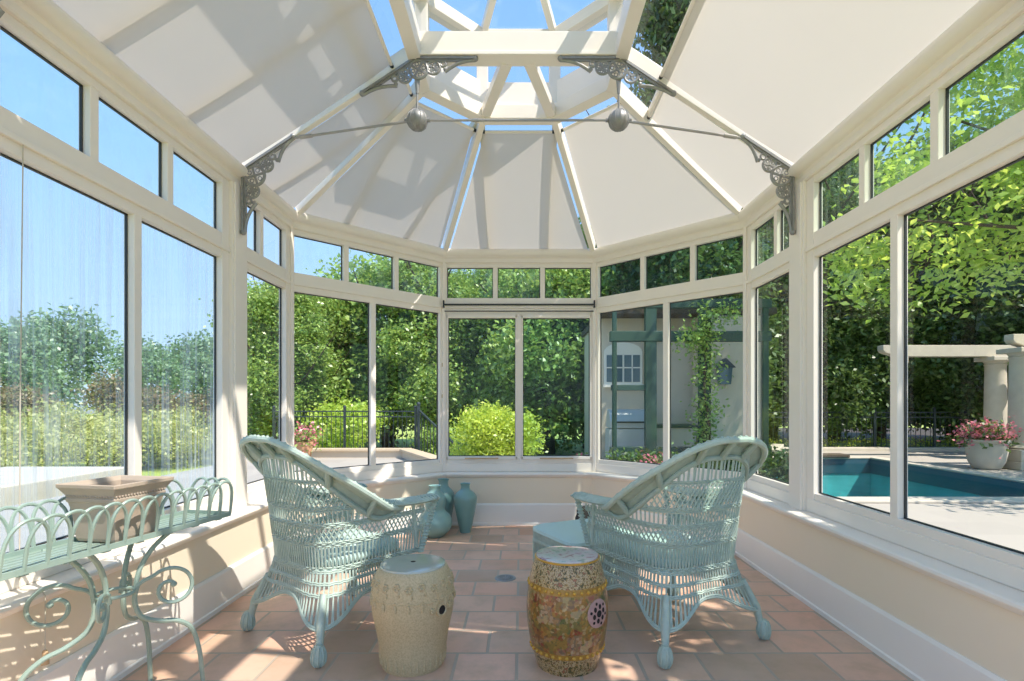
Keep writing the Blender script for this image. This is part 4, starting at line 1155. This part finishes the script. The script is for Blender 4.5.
rb = random.Random(11)
def lumpy(cx, cy, cz, R, H, k, seed):
    r_ = random.Random(seed); out = [(cx, cy, cz, R * .8, R * .8, H * .8)]
    for i in range(k):
        a = r_.uniform(0, 2 * PI); e = r_.uniform(-0.9, 0.9); rr_ = R * math.sqrt(1 - e * e) * 0.75
        q_ = R * r_.uniform(0.3, 0.5); out.append((cx + rr_ * math.cos(a), cy + rr_ * math.sin(a), cz + e * H * 0.8, q_, q_, q_ * 0.8))
    return out
crown_a = leaf_mesh('broad_crown', lumpy(0, 0, 2.9, 2.3, 3.1, 20, 3), 34000, 0.16, 1, M['leaf_mid'])
crown_b = leaf_mesh('tall_crown', lumpy(0, 0, 3.9, 1.9, 4.1, 22, 5), 34000, 0.15, 2, M['leaf_mid'])
crown_c = leaf_mesh('dark_crown', lumpy(0, 0, 4.4, 1.7, 4.6, 26, 9), 34000, 0.15, 3, M['leaf_dark'])
crown_f = leaf_mesh('far_crown', lumpy(0, 0, 5.0, 3.6, 4.4, 16, 12), 7000, 0.42, 4, M['leaf_far'])

# woodland behind the back left and middle back windows
def mesh_obj_tree(): pass
gW = 'woodland trees behind the terrace'
woods = [(-9.0, 22.0, 'a', 1.0), (-7.0, 15.2, 'b', .70), (-7.7, 18.4, 'a', .86), (-6.6, 16.4, 'b', .66), (-4.6, 18.6, 'a', 1.12), (-2.9, 16.8, 'b', .84),
         (-1.0, 19.0, 'b', .86), (0.9, 16.9, 'a', 1.05), (2.4, 19.2, 'b', 1.1), (-7.4, 21.5, 'b', .78), (-3.2, 22.5, 'c', .85), (0.4, 23, 'b', 1.0), (-10.4, 24.0, 'a', 1.1)]
wl = ['broad leafy tree far back at the left edge of the back left window', 'tall leafy tree seen through the narrow left window', 'broad leafy tree behind the terracotta pot of pink flowers', 'upright leafy tree behind the left end of the black fence', 'broad leafy tree just right of the back left window mullion', 'upright leafy tree above the black stair railing',
      'tall leafy tree behind the lime green shrub', 'broad leafy tree filling the right sash of the middle back window', 'tall leafy tree rising behind the left end of the stucco house', 'far upright tree behind the middle of the black fence', 'far dark tree behind the post between back left and middle back windows', 'far upright tree behind the mullion of the middle back window', 'far broad tree behind the left corner post']
proto = {}
defs = {'a': ('broad_tree', crown_a, 4.5, 0.20), 'b': ('upright_tree', crown_b, 6.5, 0.17), 'c': ('dark_tree', crown_c, 7.5, 0.17)}
for i, (x, y, k, s) in enumerate(woods):
    nm, cr, h, r = defs[k]
    if k not in proto: proto[k] = t = make_tree(nm, wl[i], 'tree', (x, y, GZ - 0.1), cr, h, r, i + 30, gW); t.scale = (s, s, s)
    else: tree_copy(proto[k], wl[i], (x, y, GZ - 0.1), s, i * 1.7)['group'] = gW
# dark evergreens behind the pool
gE = 'tall evergreens behind the pool'
ev = [(4.6, 17.2, 1.15), (6.3, 16.4, 1.05), (8.0, 17.0, 1.15), (9.6, 16.4, 1.0), (11.4, 17.0, 1.15), (13.2, 16.4, 1.05), (15.2, 17.2, 1.15), (17.4, 16.6, 1.1), (19.6, 17.0, 1.1), (7.0, 20.0, 1.5), (12.0, 20.5, 1.5), (4.9, 15.2, 1.2), (17, 20.5, 1.5), (14.4, 14.4, 1.1), (16.6, 13.2, 1.15)]
el = ['dark evergreen in the hedge row, directly behind the stucco house', 'dark evergreen in the hedge row, behind the right end of the stucco house', 'dark evergreen seen through the narrow right window', 'dark evergreen behind the left pane of the large right window', 'dark evergreen behind the free end of the pergola beam', 'dark evergreen just left of the stone urn of pink flowers', 'dark evergreen behind the rear stone column', 'dark evergreen right of the stone columns', 'dark evergreen at the far right end of the hedge row', 'taller evergreen rising behind the stucco house roof', 'taller evergreen rising behind the left pane of the large right window', 'dark evergreen pressed close behind the stucco house', 'taller evergreen rising behind the pergola beam', 'dark evergreen behind the stone column nearest the pool', 'dark evergreen nearest the camera, right of the pergola']
for i, (x, y, s) in enumerate(ev): tree_copy(proto['c'], el[i], (x, y, GZ - 0.1), s * 0.98, i * 2.3)['group'] = gE
# near maple leaning over the pool
bl = []
for (x, y, z, R) in [(0, 0, 5.2, 2.3), (-2.2, 0.5, 4.4, 1.6), (-3.6, 0.2, 3.9, 1.1), (-1.4, -1.2, 3.6, 1.2), (-3.1, 1.4, 5.6, 1.5), (1.5, .8, 4.2, 1.7), (-0.6, .2, 3.0, .9), (-4.4, 0.7, 3.2, 0.7), (-2.4, -0.6, 2.9, .7), (-1.5, 1.6, 6.6, 1.7), (-4.2, 1.8, 6.3, 1.2), (-5.4, 0.6, 3.9, 0.9), (-5.9, 0.9, 3.2, 0.5), (-4.9, 0.4, 4.8, 0.9), (-2.0, 0.5, 8.0, 1.8), (-4.6, 1.4, 7.4, 1.3), (0.6, 0, 8.2, 2.0), (-3.0, 0.6, 9.2, 1.5), (-1.0, 0.6, 9.8, 1.6), (-5.4, 1.8, 8.6, 1.1), (-5.8, 2.6, 6.4, 1.0)]:
    bl += lumpy(x, y, z, R, R * .7, 7, int(R * 97))[1:]
crown_m = leaf_mesh('maple_crown', bl, 42000, 0.125, 8, M['leaf_bright'], up=0.6, per=22, spread=1.9, shell=0.4)
mp = thing('maple_tree', 'bright green maple leaning over the pool from the right', 'tree', (10.6, 7.1, GZ))
mbm = trunk_mb(5.0, 0.17, 77, 6)
for (q1, q2, r_) in [((-1.4, .3, 3.6), (-5.4, .6, 4.0), .05), ((-1.0, -.5, 3.0), (-2.6, -.9, 3.3), .04), ((-1.5, 1.0, 4.8), (-3.8, 1.8, 6.2), .05), ((-.8, .1, 2.6), (-1.6, .2, 2.9), .03)]:
    mbm.tube([(0, 0, 2.4), q1, q2], [0.09, r_, 0.012], 6)
mbm.build('trunk', M['bark'], mp, smooth=True)
o = bpy.data.objects.new('foliage', crown_m); COL.objects.link(o); o.parent = mp
crown_n = leaf_mesh('small_crown', lumpy(0, 0, 4.7, 1.25, 1.2, 12, 21), 9000, 0.12, 9, M['leaf_bright'], shell=0.3)
t = make_tree('added_shade_tree', 'small leafy tree added out of view beside the right wall to shade its windows', 'tree', (4.5, 0.6, GZ), crown_n, 4.4, 0.07, 51, None)  # unseen tree, added to keep direct sun off the right windows
# tall tree over the roof on the right
t = tree_copy(proto['c'], 'tall dark tree seen through the right roof glass', (5.6, 9.0, GZ - 0.1), 1.0, 0.6); t.scale = (0.9, 0.9, 1.35); t.location = (4.7, 15.8, GZ); t.scale = (1.1, 1.1, 1.75); t['group'] = None if False else gE


# far tree line on the left
gF = 'far tree line beyond the lawn'
far0 = None
fl = [(-45, 33, 1.15), (-38.5, 40, 1.15), (-31.5, 45.5, 1.05), (-24, 48.5, 1.0), (-16, 50, 1.0), (-53, 40, 1.6), (-44.5, 50, 1.55), (-34, 57, 1.35), (-22.5, 60, 1.2), (-53, 28, 1.2)]
for i, (x, y, s) in enumerate(fl):
    lab = 'hazy far tree in the tree line beyond the lawn'
    if far0 is None: far0 = t = make_tree('far_tree', lab, 'tree', (x, y, GZ - 0.4), crown_f, 5.5, 0.3, 91, gF); t.scale = (s * .75,) * 3
    else: t = tree_copy(far0, lab, (x, y, GZ - 0.4), s * .75, i * 1.1)
# shrubs
def shrub(name, label, loc, R, H, mat, n, size, seed, cat='shrub', group=None, stems=True):
    root = thing(name, label, cat, loc, 0, group)
    me = leaf_mesh('foliage', lumpy(0, 0, H * 0.55, R, H * 0.5, 9, seed), n, size, seed, mat, up=0.3, per=10, shell=0.3)
    o = bpy.data.objects.new('foliage', me); COL.objects.link(o); o.parent = root
    if stems:
        m = MB(); r_ = random.Random(seed)
        for i in range(7):
            a = r_.uniform(0, 2 * PI); m.tube([(0, 0, -0.05), (R * .25 * math.cos(a), R * .25 * math.sin(a), H * .35), (R * .5 * math.cos(a), R * .5 * math.sin(a), H * .7)], [0.018, 0.012, 0.005], 5)
        m.build('stems', M['bark'], root, smooth=True)
    return root
shrub('lime_shrub', 'round lime green shrub outside the middle back window', (-0.42, 8.6, GZ), 0.64, 1.30, M['leaf_lime'], 10000, 0.065, 5)
h0 = shrub('hedge_shrub', 'yellow green shrub outside the large left window, nearest', (-11.8, 11.0, GZ - .1), 1.6, 0.70, M['leaf_meadow'], 9000, 0.10, 15, group='yellow green shrubs on the left lawn')
for i, (x, y, s, lab) in enumerate([(-14.2, 13.2, 1.1, 'yellow green shrub outside the left window, behind the nearest'), (-11.0, 13.4, 1.05, 'yellow green shrub seen behind the left window mullion'), (-13.2, 16.6, 1.2, 'yellow green shrub farther back behind the mullion'), (-9.3, 14.4, 1.0, 'yellow green shrub seen through the second left pane'), (-16.5, 11.6, 1.15, 'yellow green shrub at the far left edge'), (-17.6, 15.5, 1.25, 'yellow green shrub far back on the left'), (-10.2, 17.2, 1.1, 'yellow green shrub at the right end of the left lawn')]):
    tree_copy(h0, lab, (x, y, GZ), s, i * 1.3)
r0_ = shrub('russet_shrub', 'russet shrub behind the yellow green shrubs', (-18.5, 19.0, GZ), 1.6, 2.2, M['leaf_red'], 6000, 0.14, 18, group='russet shrubs')
for i, (x, y, s, lab) in enumerate([(-15.0, 21.0, 1.0, 'russet shrub behind the left window mullion'), (-22.0, 18.0, 1.1, 'russet shrub at the far left'), (-13.0, 22.5, .9, 'russet shrub in the second left pane')]): tree_copy(r0_, lab, (x, y, GZ), s, i)
shrub('fence_bush', 'bright leafy bush behind the black fence', (-4.9, 14.95, GZ), 0.95, 1.25, M['leaf_bright'], 6000, 0.12, 25)
shrub('fence_bush', 'low leafy bush behind the stair railing', (-2.15, 14.3, GZ - 0.3), 0.45, 0.95, M['leaf_mid'], 2500, 0.10, 26)
for lab, loc, R, sd in (('pink flowering plant below the right sash of the middle back window', (1.02, 8.3, GZ), 0.28, 41), ('pink flowering plant outside the back right window', (2.05, 8.2, GZ), 0.33, 42)):
    f = shrub('flowering_plant', lab, loc, R, 0.45, M['leaf_dark'], 900, 0.07, sd, 'plant', None, False)
    me = leaf_mesh('blossoms', [(0, 0, 0.36, R * .8, R * .8, 0.12)], 260, 0.06, sd + 3, M['petal_pink'], per=4); o = bpy.data.objects.new('blossoms', me); COL.objects.link(o); o.parent = f
for i, (x, y) in enumerate([(1.75, 8.6), (2.55, 8.5), (3.1, 8.55), (3.7, 8.5), (4.25, 8.6)]):
    shrub('border_plant', ['dark border plant at the left of the stucco house', 'dark border plant in front of the grill', 'dark border plant left of the ivy post', 'dark border plant right of the ivy post', 'dark border plant at the right corner of the house'][i], (x, y, GZ), 0.35, 0.5, M['leaf_dark'], 1500, 0.08, 60 + i, 'plant')

# ground: lawn and terraces with a hole for the pool
m = MB()
for (x0, x1, y0, y1) in ((-90, 3.4, -12, 90), (8.65, 90, -12, 90), (3.4, 8.65, -12, 7.2), (3.4, 8.65, 13.1, 90)): m.box(x0, x1, y0, y1, -0.5, -0.45)
lw = struct(m.build('lawn', M['lawn']), 'sunny yellow green lawn outside', 'lawn')
PX0, PX1, PY0, PY1 = 3.6, 8.45, 7.4, 12.9
m = MB()
for (x0, x1, y0, y1) in ((1.99, 26, -6, PY0), (PX1, 26, PY0, 15.0), (PX0, PX1, PY1, 15.0), (1.99, PX0, PY0, 15.0)): m.box(x0, x1, y0, y1, -0.44, GZ)
struct(m.build('pool_terrace', M['pavers']), 'pale stone deck around the swimming pool', 'terrace')
m = MB(); m.box(-6.6, 1.985, 5.7, 13.1, -0.44, GZ); m.box(-9.3, -1.985, -6, 5.69, -0.44, GZ)
struct(m.build('garden_terrace', M['pavers']), 'pale terrace outside the left and back windows', 'terrace')
pool = thing('swimming_pool', 'turquoise swimming pool with stone edge outside the right window', 'pool', ((PX0 + PX1) / 2, (PY0 + PY1) / 2, GZ))
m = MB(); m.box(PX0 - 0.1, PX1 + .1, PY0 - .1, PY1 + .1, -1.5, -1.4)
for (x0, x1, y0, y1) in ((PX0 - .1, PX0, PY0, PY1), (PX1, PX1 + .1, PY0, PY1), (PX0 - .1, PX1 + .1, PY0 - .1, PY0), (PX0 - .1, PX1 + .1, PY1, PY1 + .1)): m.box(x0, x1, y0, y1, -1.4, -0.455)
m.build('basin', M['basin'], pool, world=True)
m = MB()
for (x0, x1, y0, y1) in ((PX0, PX0 + .02, PY0, PY1), (PX1 - .02, PX1, PY0, PY1), (PX0, PX1, PY0, PY0 + .02), (PX0, PX1, PY1 - .02, PY1)): m.box(x0, x1, y0, y1, -0.45, GZ - 0.005)
m.build('tile_band', M['pooltile'], pool, world=True)
m = MB(); m.add([(PX0, PY0, -0.21), (PX1, PY0, -0.21), (PX1, PY1, -0.21), (PX0, PY1, -0.21)], [(0, 1, 2, 3)]); m.build('water', M['water'], pool, world=True)
m = MB()
for (x0, x1, y0, y1) in ((PX0 - .3, PX0 + .03, PY0 - .3, PY1 + .3), (PX1 - .03, PX1 + .3, PY0 - .3, PY1 + .3), (PX0 + .03, PX1 - .03, PY0 - .3, PY0 + .03), (PX0 + .03, PX1 - .03, PY1 - .03, PY1 + .3)): m.box(x0, x1, y0, y1, GZ + 0.001, GZ + 0.035)
m.build('coping', M['stone'], pool, world=True, bevel=0.01)
m = MB(); m.box(6.6, 7.1, 12.8, 13.2, GZ + 0.03, GZ + 0.13); m.box(7.2, 7.9, 12.8, 13.2, GZ + 0.03, GZ + 0.11)
tag(m.build('spillway_stone', M['bark'], bevel=0.02), 'dark stone spillway at the far end of the pool', 'stone')
# low curb at the far side of the pool deck
m = MB(); m.box(7.2, 22, 14.9, 15.2, -0.44, GZ + 0.10); m.bar((7.25, 15.05, -0.17), (6.2, 13.2, -0.17), 0.3, 0.54)
tag(m.build('garden_curb', M['stone'], bevel=0.02), 'low stone curb along the far edge of the pool deck', 'curb')
m = MB(); m.box(4.0, 26, 15.2, 30, -0.44, GZ - .02); struct(m.build('hedge_bed', M['soil']), 'dark planting bed behind the pool curb', 'bed')
hd = thing('low_hedge', 'low clipped yellow green hedge behind the pool curb', 'hedge', (12.0, 15.6, GZ))
me = leaf_mesh('foliage', [(x, 0, 0.14, 0.5, 0.2, 0.17) for x in np.linspace(-4.5, 5.5, 15)], 9000, 0.06, 88, M['leaf_lime'], shell=0.2); o = bpy.data.objects.new('foliage', me); COL.objects.link(o); o.parent = hd
m = MB(); m.box(-5, 6, -0.13, 0.13, -0.05, 0.2); m.build('stems', M['leaf_dark'], hd)
# iron fences
def fence(label, a, b, z0, z1, step=0.13, posts=4):
    a = Vector((*a, 0)); b = Vector((*b, 0)); root = thing('iron_fence', label, 'fence', (a.x, a.y, z0))
    d = b - a; L = d.length; d.normalize(); n = int(L / step)
    m = MB(); Z = Vector((0, 0, 1))
    for i in range(n + 1):
        p_ = a + d * (L * i / n); m.tube([p_ + Z * (z0 + .03), p_ + Z * (z1 - .03)], 0.009, 5)
    m.build('baluster_panel', M['blackiron'], root, world=True)
    m = MB()
    for z in (z0 + 0.08, z1 - 0.16, z1 - 0.02): m.bar(a + Z * z, b + Z * z, 0.035, 0.03)
    m.build('rail', M['blackiron'], root, world=True)
    for i in range(posts):
        p_ = a + d * (L * i / (posts - 1)); m = MB(); m.bar(p_ + Z * z0, p_ + Z * (z1 + .06), 0.055, 0.055); m.ball(p_ + Z * (z1 + .09), 0.045, 8, 6); m.build('post', M['blackiron'], root, world=True)
fence('black iron fence behind the swimming pool', (5.0, 15.35), (13.6, 15.35), GZ, 1.0, 0.14, 6)
fence('black iron fence behind the low terrace wall', (-6.4, 13.9), (-2.72, 13.9), GZ, 1.05, 0.115, 3)
# stair railing sloping down to the right
sr = thing('stair_railing', 'black iron stair railing sloping down beside the terrace', 'railing', (-2.6, 13.8, GZ))
a = Vector((-2.62, 13.8, 0)); b = Vector((-1.1, 12.0, 0)); m = MB(); Z = Vector((0, 0, 1))
for i in range(17):
    t = i / 16; p_ = a.lerp(b, t); drop = -1.1 * t; m.tube([p_ + Z * (GZ + drop * .8 + .02), p_ + Z * (1.06 + drop)], 0.010, 5)
m.build('baluster_panel', M['blackiron'], sr, world=True)
m = MB(); m.bar(a + Z * 1.07, b + Z * (-0.03), 0.05, 0.035); m.bar(a + Z * 0.02, b + Z * (-0.9), 0.035, 0.03); m.build('handrail', M['blackiron'], sr, world=True)
m = MB(); m.bar(a + Z * (GZ - .3), a + Z * 1.18, 0.07, 0.07); m.ball(a + Z * 1.22, 0.055, 8, 6); m.build('newel_post', M['blackiron'], sr, world=True)
# terrace wall
tw = thing('terrace_wall', 'low terrace wall with sandstone coping outside the back left window', 'wall', (-4.5, 13.2, GZ))
m = MB(); m.box(-6.5, -2.75, 13.08, 13.30, -0.44, 0.06); m.bar((-2.80, 13.16, -0.19), (-1.35, 10.2, -0.19), 0.22, 0.5); m.build('wall_body', M['stucco'], tw, world=True)
m = MB(); m.box(-6.5, -2.70, 13.02, 13.36, 0.06, 0.125); m.bar((-2.78, 13.1, 0.092), (-1.33, 10.15, 0.092), 0.34, 0.065); m.build('coping', M['coping'], tw, world=True, bevel=0.01)
m = MB(); m.lathe([(0.45, 0), (0.44, 0.06), (0.36, 0.10), (0.0, 0.11)], 24)
o = m.build('drain_cover', M['drain'], None, smooth=True); o.location = (-2.6, 10.2, GZ); tag(o, 'low grey round cover on the back terrace', 'cover')
# terrace slab seen through the large left window
m = MB(); m.box(-9.2, -7.0, 5.6, 9.6, -0.44, 0.10)
tag(m.build('garden_step', M['stone'], bevel=0.02), 'pale stone step outside the large left window', 'step')
# planters outside
def urn(name, label, loc, prof, mat, R, n, sd, leafm):
    root = thing(name, label, 'planter', loc)
    m = MB(); m.lathe(prof, 32); m.build('pot', mat, root, smooth=True)
    H = prof[-1][1]
    top = max(p_[1] for p_ in prof)
    m = MB(); m.lathe([(0.0, top - 0.06), (R * .72, top - 0.06), (R * .72, top - 0.05), (0, top - 0.04)], 20); m.build('soil', M['soil'], root)
    me = leaf_mesh('foliage', [(0, 0, top + 0.08, R * 1.1, R * 1.1, 0.20)], n, 0.10, sd, leafm, shell=0.2); o = bpy.data.objects.new('foliage', me); COL.objects.link(o); o.parent = root
    me = leaf_mesh('blossoms', [(0, 0, top + 0.12, R * 1.25, R * 1.25, 0.22), (-R * .9, 0, top - .02, R * .5, R * .5, .15)], n, 0.085, sd + 1, M['petal_pink'], per=6, shell=0.65); o = bpy.data.objects.new('blossoms', me); COL.objects.link(o); o.parent = root
    return root
urn('flower_urn', 'round stone urn of pink flowers beside the stone columns', (9.5, 10.9, GZ), [(0.20, 0), (0.24, 0.03), (0.30, 0.15), (0.34, 0.35), (0.34, 0.52), (0.38, 0.56), (0.38, 0.60), (0.31, 0.60), (0.30, 0.5)], M['stone'], 0.30, 700, 71, M['leaf_dark'])
urn('flower_pot', 'terracotta pot of pink flowers at the left end of the terrace wall', (-4.98, 12.3, GZ), [(0.14, 0), (0.19, 0.25), (0.21, 0.38), (0.23, 0.39), (0.23, 0.46), (0.19, 0.46), (0.18, 0.35)], M['terracotta'], 0.22, 320, 72, M['leaf_mid'])
# stone pergola
def column(label, x, y):
    root = thing('stone_column', label, 'column', (x, y, GZ), 0, 'stone pergola columns')
    m = MB(); m.box(-0.36, 0.36, -0.36, 0.36, 0, 0.16); m.box(-.31, .31, -.31, .31, .16, .40); m.build('base', M['stone'], root, bevel=0.015)
    m = MB(); m.lathe([(0.26, 0.40), (0.30, 0.44), (0.25, 0.50), (0.235, 0.54)] + [(0.235 - 0.03 * i / 8, 0.54 + 1.70 * i / 8) for i in range(9)] + [(0.225, 2.27), (0.21, 2.30), (0.25, 2.36)], 28); m.build('shaft', M['stone'], root, smooth=True, angle=50)
    m = MB(); m.box(-0.29, 0.29, -0.29, 0.29, 2.36, 2.46); m.build('capital', M['stone'], root, bevel=0.012)
column('stone column behind the pink flower urn', 11.55, 13.0)
column('stone column nearest the pool, at the right edge of the photo', 10.28, 10.95)
column('stone column partly hidden between the other two', 11.95, 12.25)
def beam(label, x0, x1, y):
    root = thing('pergola_beam', label, 'beam', ((x0 + x1) / 2, y, 2.36), 0)
    m = MB(); m.prism([(x0, y - .11, 2.52), (x0 + .05, y - .11, 2.46), (x0 + .35, y - .11, 2.365), (x1, y - .11, 2.365), (x1, y - .11, 2.64), (x0, y - .11, 2.64)], (0, 0.22, 0)); m.build('timber', M['stone'], root, world=True, bevel=0.01)
    m = MB(); m.box(x0 + .35, x0 + .6, y - .13, y + .13, 2.20, 2.364); m.build('corbel', M['stone'], root, world=True, bevel=0.02)
beam('long pale pergola beam resting on the rear stone column', 8.75, 16.0, 13.0)
beam('pale pergola beam over the nearest stone column', 10.0, 16.0, 10.95)

# stucco house seen through the back right window
hs = thing('stucco_house', 'tan stucco house outside the back right window', 'house', (3.0, 11.6, GZ))
m = MB(); m.box(1.68, 4.75, 11.0, 14.0, GZ, 3.0); m.box(3.55, 4.70, 10.45, 11.0, GZ, 2.95); m.build('wall', M['stucco'], hs, world=True)
m = MB(); m.box(1.62, 5.0, 10.4, 14.2, 2.98, 3.10); m.add([(1.62, 10.4, 3.101), (5.0, 10.4, 3.101), (5.0, 14.2, 3.101), (1.62, 14.2, 3.101), (3.15, 12.2, 3.45)], [(0, 1, 4), (1, 2, 4), (2, 3, 4), (3, 0, 4)])
m.build('roof', M['bark'], hs, world=True)
m = MB()
arch = [(1.72, 10.985, 1.62), (2.50, 10.985, 1.62)] + [(2.11 + 0.39 * math.cos(a), 10.985, 2.28 + 0.2 * math.sin(a)) for a in [PI * i / 10 for i in range(11)]]
m.prism(arch, (0, -0.05, 0)); wf = m.build('house_window', M['paint'], hs, world=True)
m = MB(); m.box(1.77, 2.09, 10.925, 10.932, 1.67, 2.22); m.box(2.13, 2.45, 10.925, 10.932, 1.67, 2.22); pn = m.build('window_glass', M['darkglass'], wf)
for v in pn.data.vertices: v.co -= Vector(hs.location)
m = MB()
for x in (1.93, 2.29): m.box(x - .012, x + .012, 10.915, 10.93, 1.67, 2.22)
m.box(1.77, 2.45, 10.915, 10.93, 1.95, 1.975); m.box(1.70, 2.52, 10.88, 10.94, 1.56, 1.62); mu = m.build('muntin', M['paint'], wf)
for v in mu.data.vertices: v.co -= Vector(hs.location)
# dark green pavilion frame in front of the house
pv = thing('garden_pavilion', 'dark green timber frame standing in front of the stucco house', 'pavilion', (2.8, 9.5, GZ))
for x, w in ((1.68, 0.07), (2.32, 0.20), (3.28, 0.20), (4.35, 0.10)):
    m = MB(); m.box(x - w / 2, x + w / 2, 9.45, 9.57, GZ, 3.0); m.build('post', M['darkgreen'], pv, world=True, bevel=0.008)
for z, h in ((2.42, 0.18), (3.0, 0.16)):
    m = MB(); m.box(1.6, 4.45, 9.44, 9.58, z - h / 2, z + h / 2); m.build('beam', M['darkgreen'], pv, world=True, bevel=0.008)
m = MB(); m.box(1.62, 2.32, 9.47, 9.55, 1.46, 1.56); m.box(1.6, 4.45, 9.46, 9.56, 0.36, 0.46); m.build('rail', M['darkgreen'], pv, world=True, bevel=0.008)
iv = thing('climbing_vine', 'green vine climbing the middle pavilion post', 'vine', (3.28, 9.4, GZ))
me = leaf_mesh('foliage', [(0, -0.02, 0.4 + 0.35 * i, 0.13 + 0.04 * (i % 3), 0.10, 0.25) for i in range(8)] + [(-.25, -.05, 2.5, .3, .15, .2), (.3, -.05, 2.9, .35, .15, .15)], 2200, 0.08, 93, M['leaf_mid'], shell=0.3); o = bpy.data.objects.new('foliage', me); COL.objects.link(o); o.parent = iv
m = MB(); m.tube(catmull([(0, -.02, 0), (.05, -.03, .8), (-.05, -.04, 1.6), (.03, -.03, 2.6), (.25, -.05, 2.9)]), 0.02, 6); m.build('stem', M['bark'], iv, smooth=True)
gr = thing('barbecue_grill', 'silver barbecue grill in front of the stucco house', 'grill', (2.1, 10.3, GZ))
m = MB(); m.box(-0.42, 0.42, -0.25, 0.25, 0.0, 0.85); m.build('cabinet', M['steel'], gr, bevel=0.01)
m = MB(); m.prism([(-.4, -.25, .86), (-.4, .25, .86), (-.4, .25, 1.05), (-.4, .12, 1.22), (-.4, -.1, 1.2), (-.4, -.25, 1.0)], (0.8, 0, 0)); ho = m.build('hood', M['steel'], gr, bevel=0.015)
m = MB(); m.tube([(-.3, -.29, .98), (.3, -.29, .98)], 0.015, 8); m.build('handle', M['gasket'], ho)
kc = thing('outdoor_counter', 'tan outdoor counter with dark top beside the grill', 'counter', (2.95, 10.55, GZ))
m = MB(); m.box(-.42, .42, -.3, .3, 0, 0.86); m.build('base', M['stucco'], kc); m = MB(); m.box(-.45, .45, -.33, .33, .86, 0.92); m.build('top', M['darkgreen'], kc, bevel=0.008)
ln = thing('wall_lantern', 'dark wall lantern on the right end of the stucco house', 'lantern', (3.95, 10.34, 1.6))
m = MB(); m.prism([(-.10, -.08, 0), (.10, -.08, 0), (.13, -.08, .32), (-.13, -.08, .32)], (0, .16, 0)); m.build('glass_case', M['darkglass'], ln); m = MB(); m.prism([(-.19, -.1, .32), (.19, -.1, .32), (0, -.1, .5)], (0, .2, 0)); m.box(-.03, .03, .0, .12, .1, .16); m.build('cap', M['blackiron'], ln)

# ================================================================== light, sky, camera
SUN_TO = Vector((0.58, -0.38, 1.0)).normalized()
sd_ = bpy.data.lights.new('sun', 'SUN'); sd_.energy = 4.3; sd_.angle = math.radians(0.53); sd_.color = (1.0, 0.91, 0.80)
so_ = bpy.data.objects.new('sun', sd_); COL.objects.link(so_); so_.rotation_euler = (-SUN_TO).to_track_quat('-Z', 'Y').to_euler(); so_.location = (6, -2, 14)
W = bpy.data.worlds.new('sky'); SC.world = W; W.use_nodes = True
nt = W.node_tree; nt.nodes.clear()
tc = nt.nodes.new('ShaderNodeTexCoord'); sp_ = nt.nodes.new('ShaderNodeSeparateXYZ'); nt.links.new(tc.outputs['Generated'], sp_.inputs[0])
skyc = ramp(nt, math_(nt, 'MULTIPLY', math_(nt, 'ADD', sp_.outputs[2], 1.0), 0.5), [(0.0, (0.20, 0.19, 0.14)), (0.49, (0.26, 0.26, 0.20)), (0.502, (0.47, 0.58, 0.70)), (0.56, (0.37, 0.52, 0.72)), (0.68, (0.25, 0.43, 0.71)), (0.82, (0.18, 0.36, 0.68)), (1.0, (0.14, 0.31, 0.64))])
bgd = nt.nodes.new('ShaderNodeBackground'); bgd.inputs['Strength'].default_value = 1.06
wo = nt.nodes.new('ShaderNodeOutputWorld'); nt.links.new(skyc, bgd.inputs[0]); nt.links.new(bgd.outputs[0], wo.inputs[0])

cam = bpy.data.cameras.new('camera'); cam.sensor_width = 36.0; cam.lens = 36.0 * 535 / 1024
cam.shift_x = -9 / 1024; cam.shift_y = 63.5 / 1024; cam.clip_start = 0.05; cam.clip_end = 500
co = bpy.data.objects.new('camera', cam); COL.objects.link(co); co.location = (0.02, 0, EYE); co.rotation_euler = (PI / 2, 0, 0)
SC.camera = co
SC.view_settings.view_transform = 'Standard'; SC.view_settings.look = 'None'; SC.view_settings.gamma = 1.0; SC.view_settings.use_curve_mapping = False
SC.view_settings.exposure = 0.78
cy = SC.cycles
cy.max_bounces = 10; cy.diffuse_bounces = 5; cy.glossy_bounces = 3; cy.transmission_bounces = 4; cy.transparent_max_bounces = 24
cy.use_denoising = True; cy.sample_clamp_indirect = 6.0; cy.caustics_reflective = False
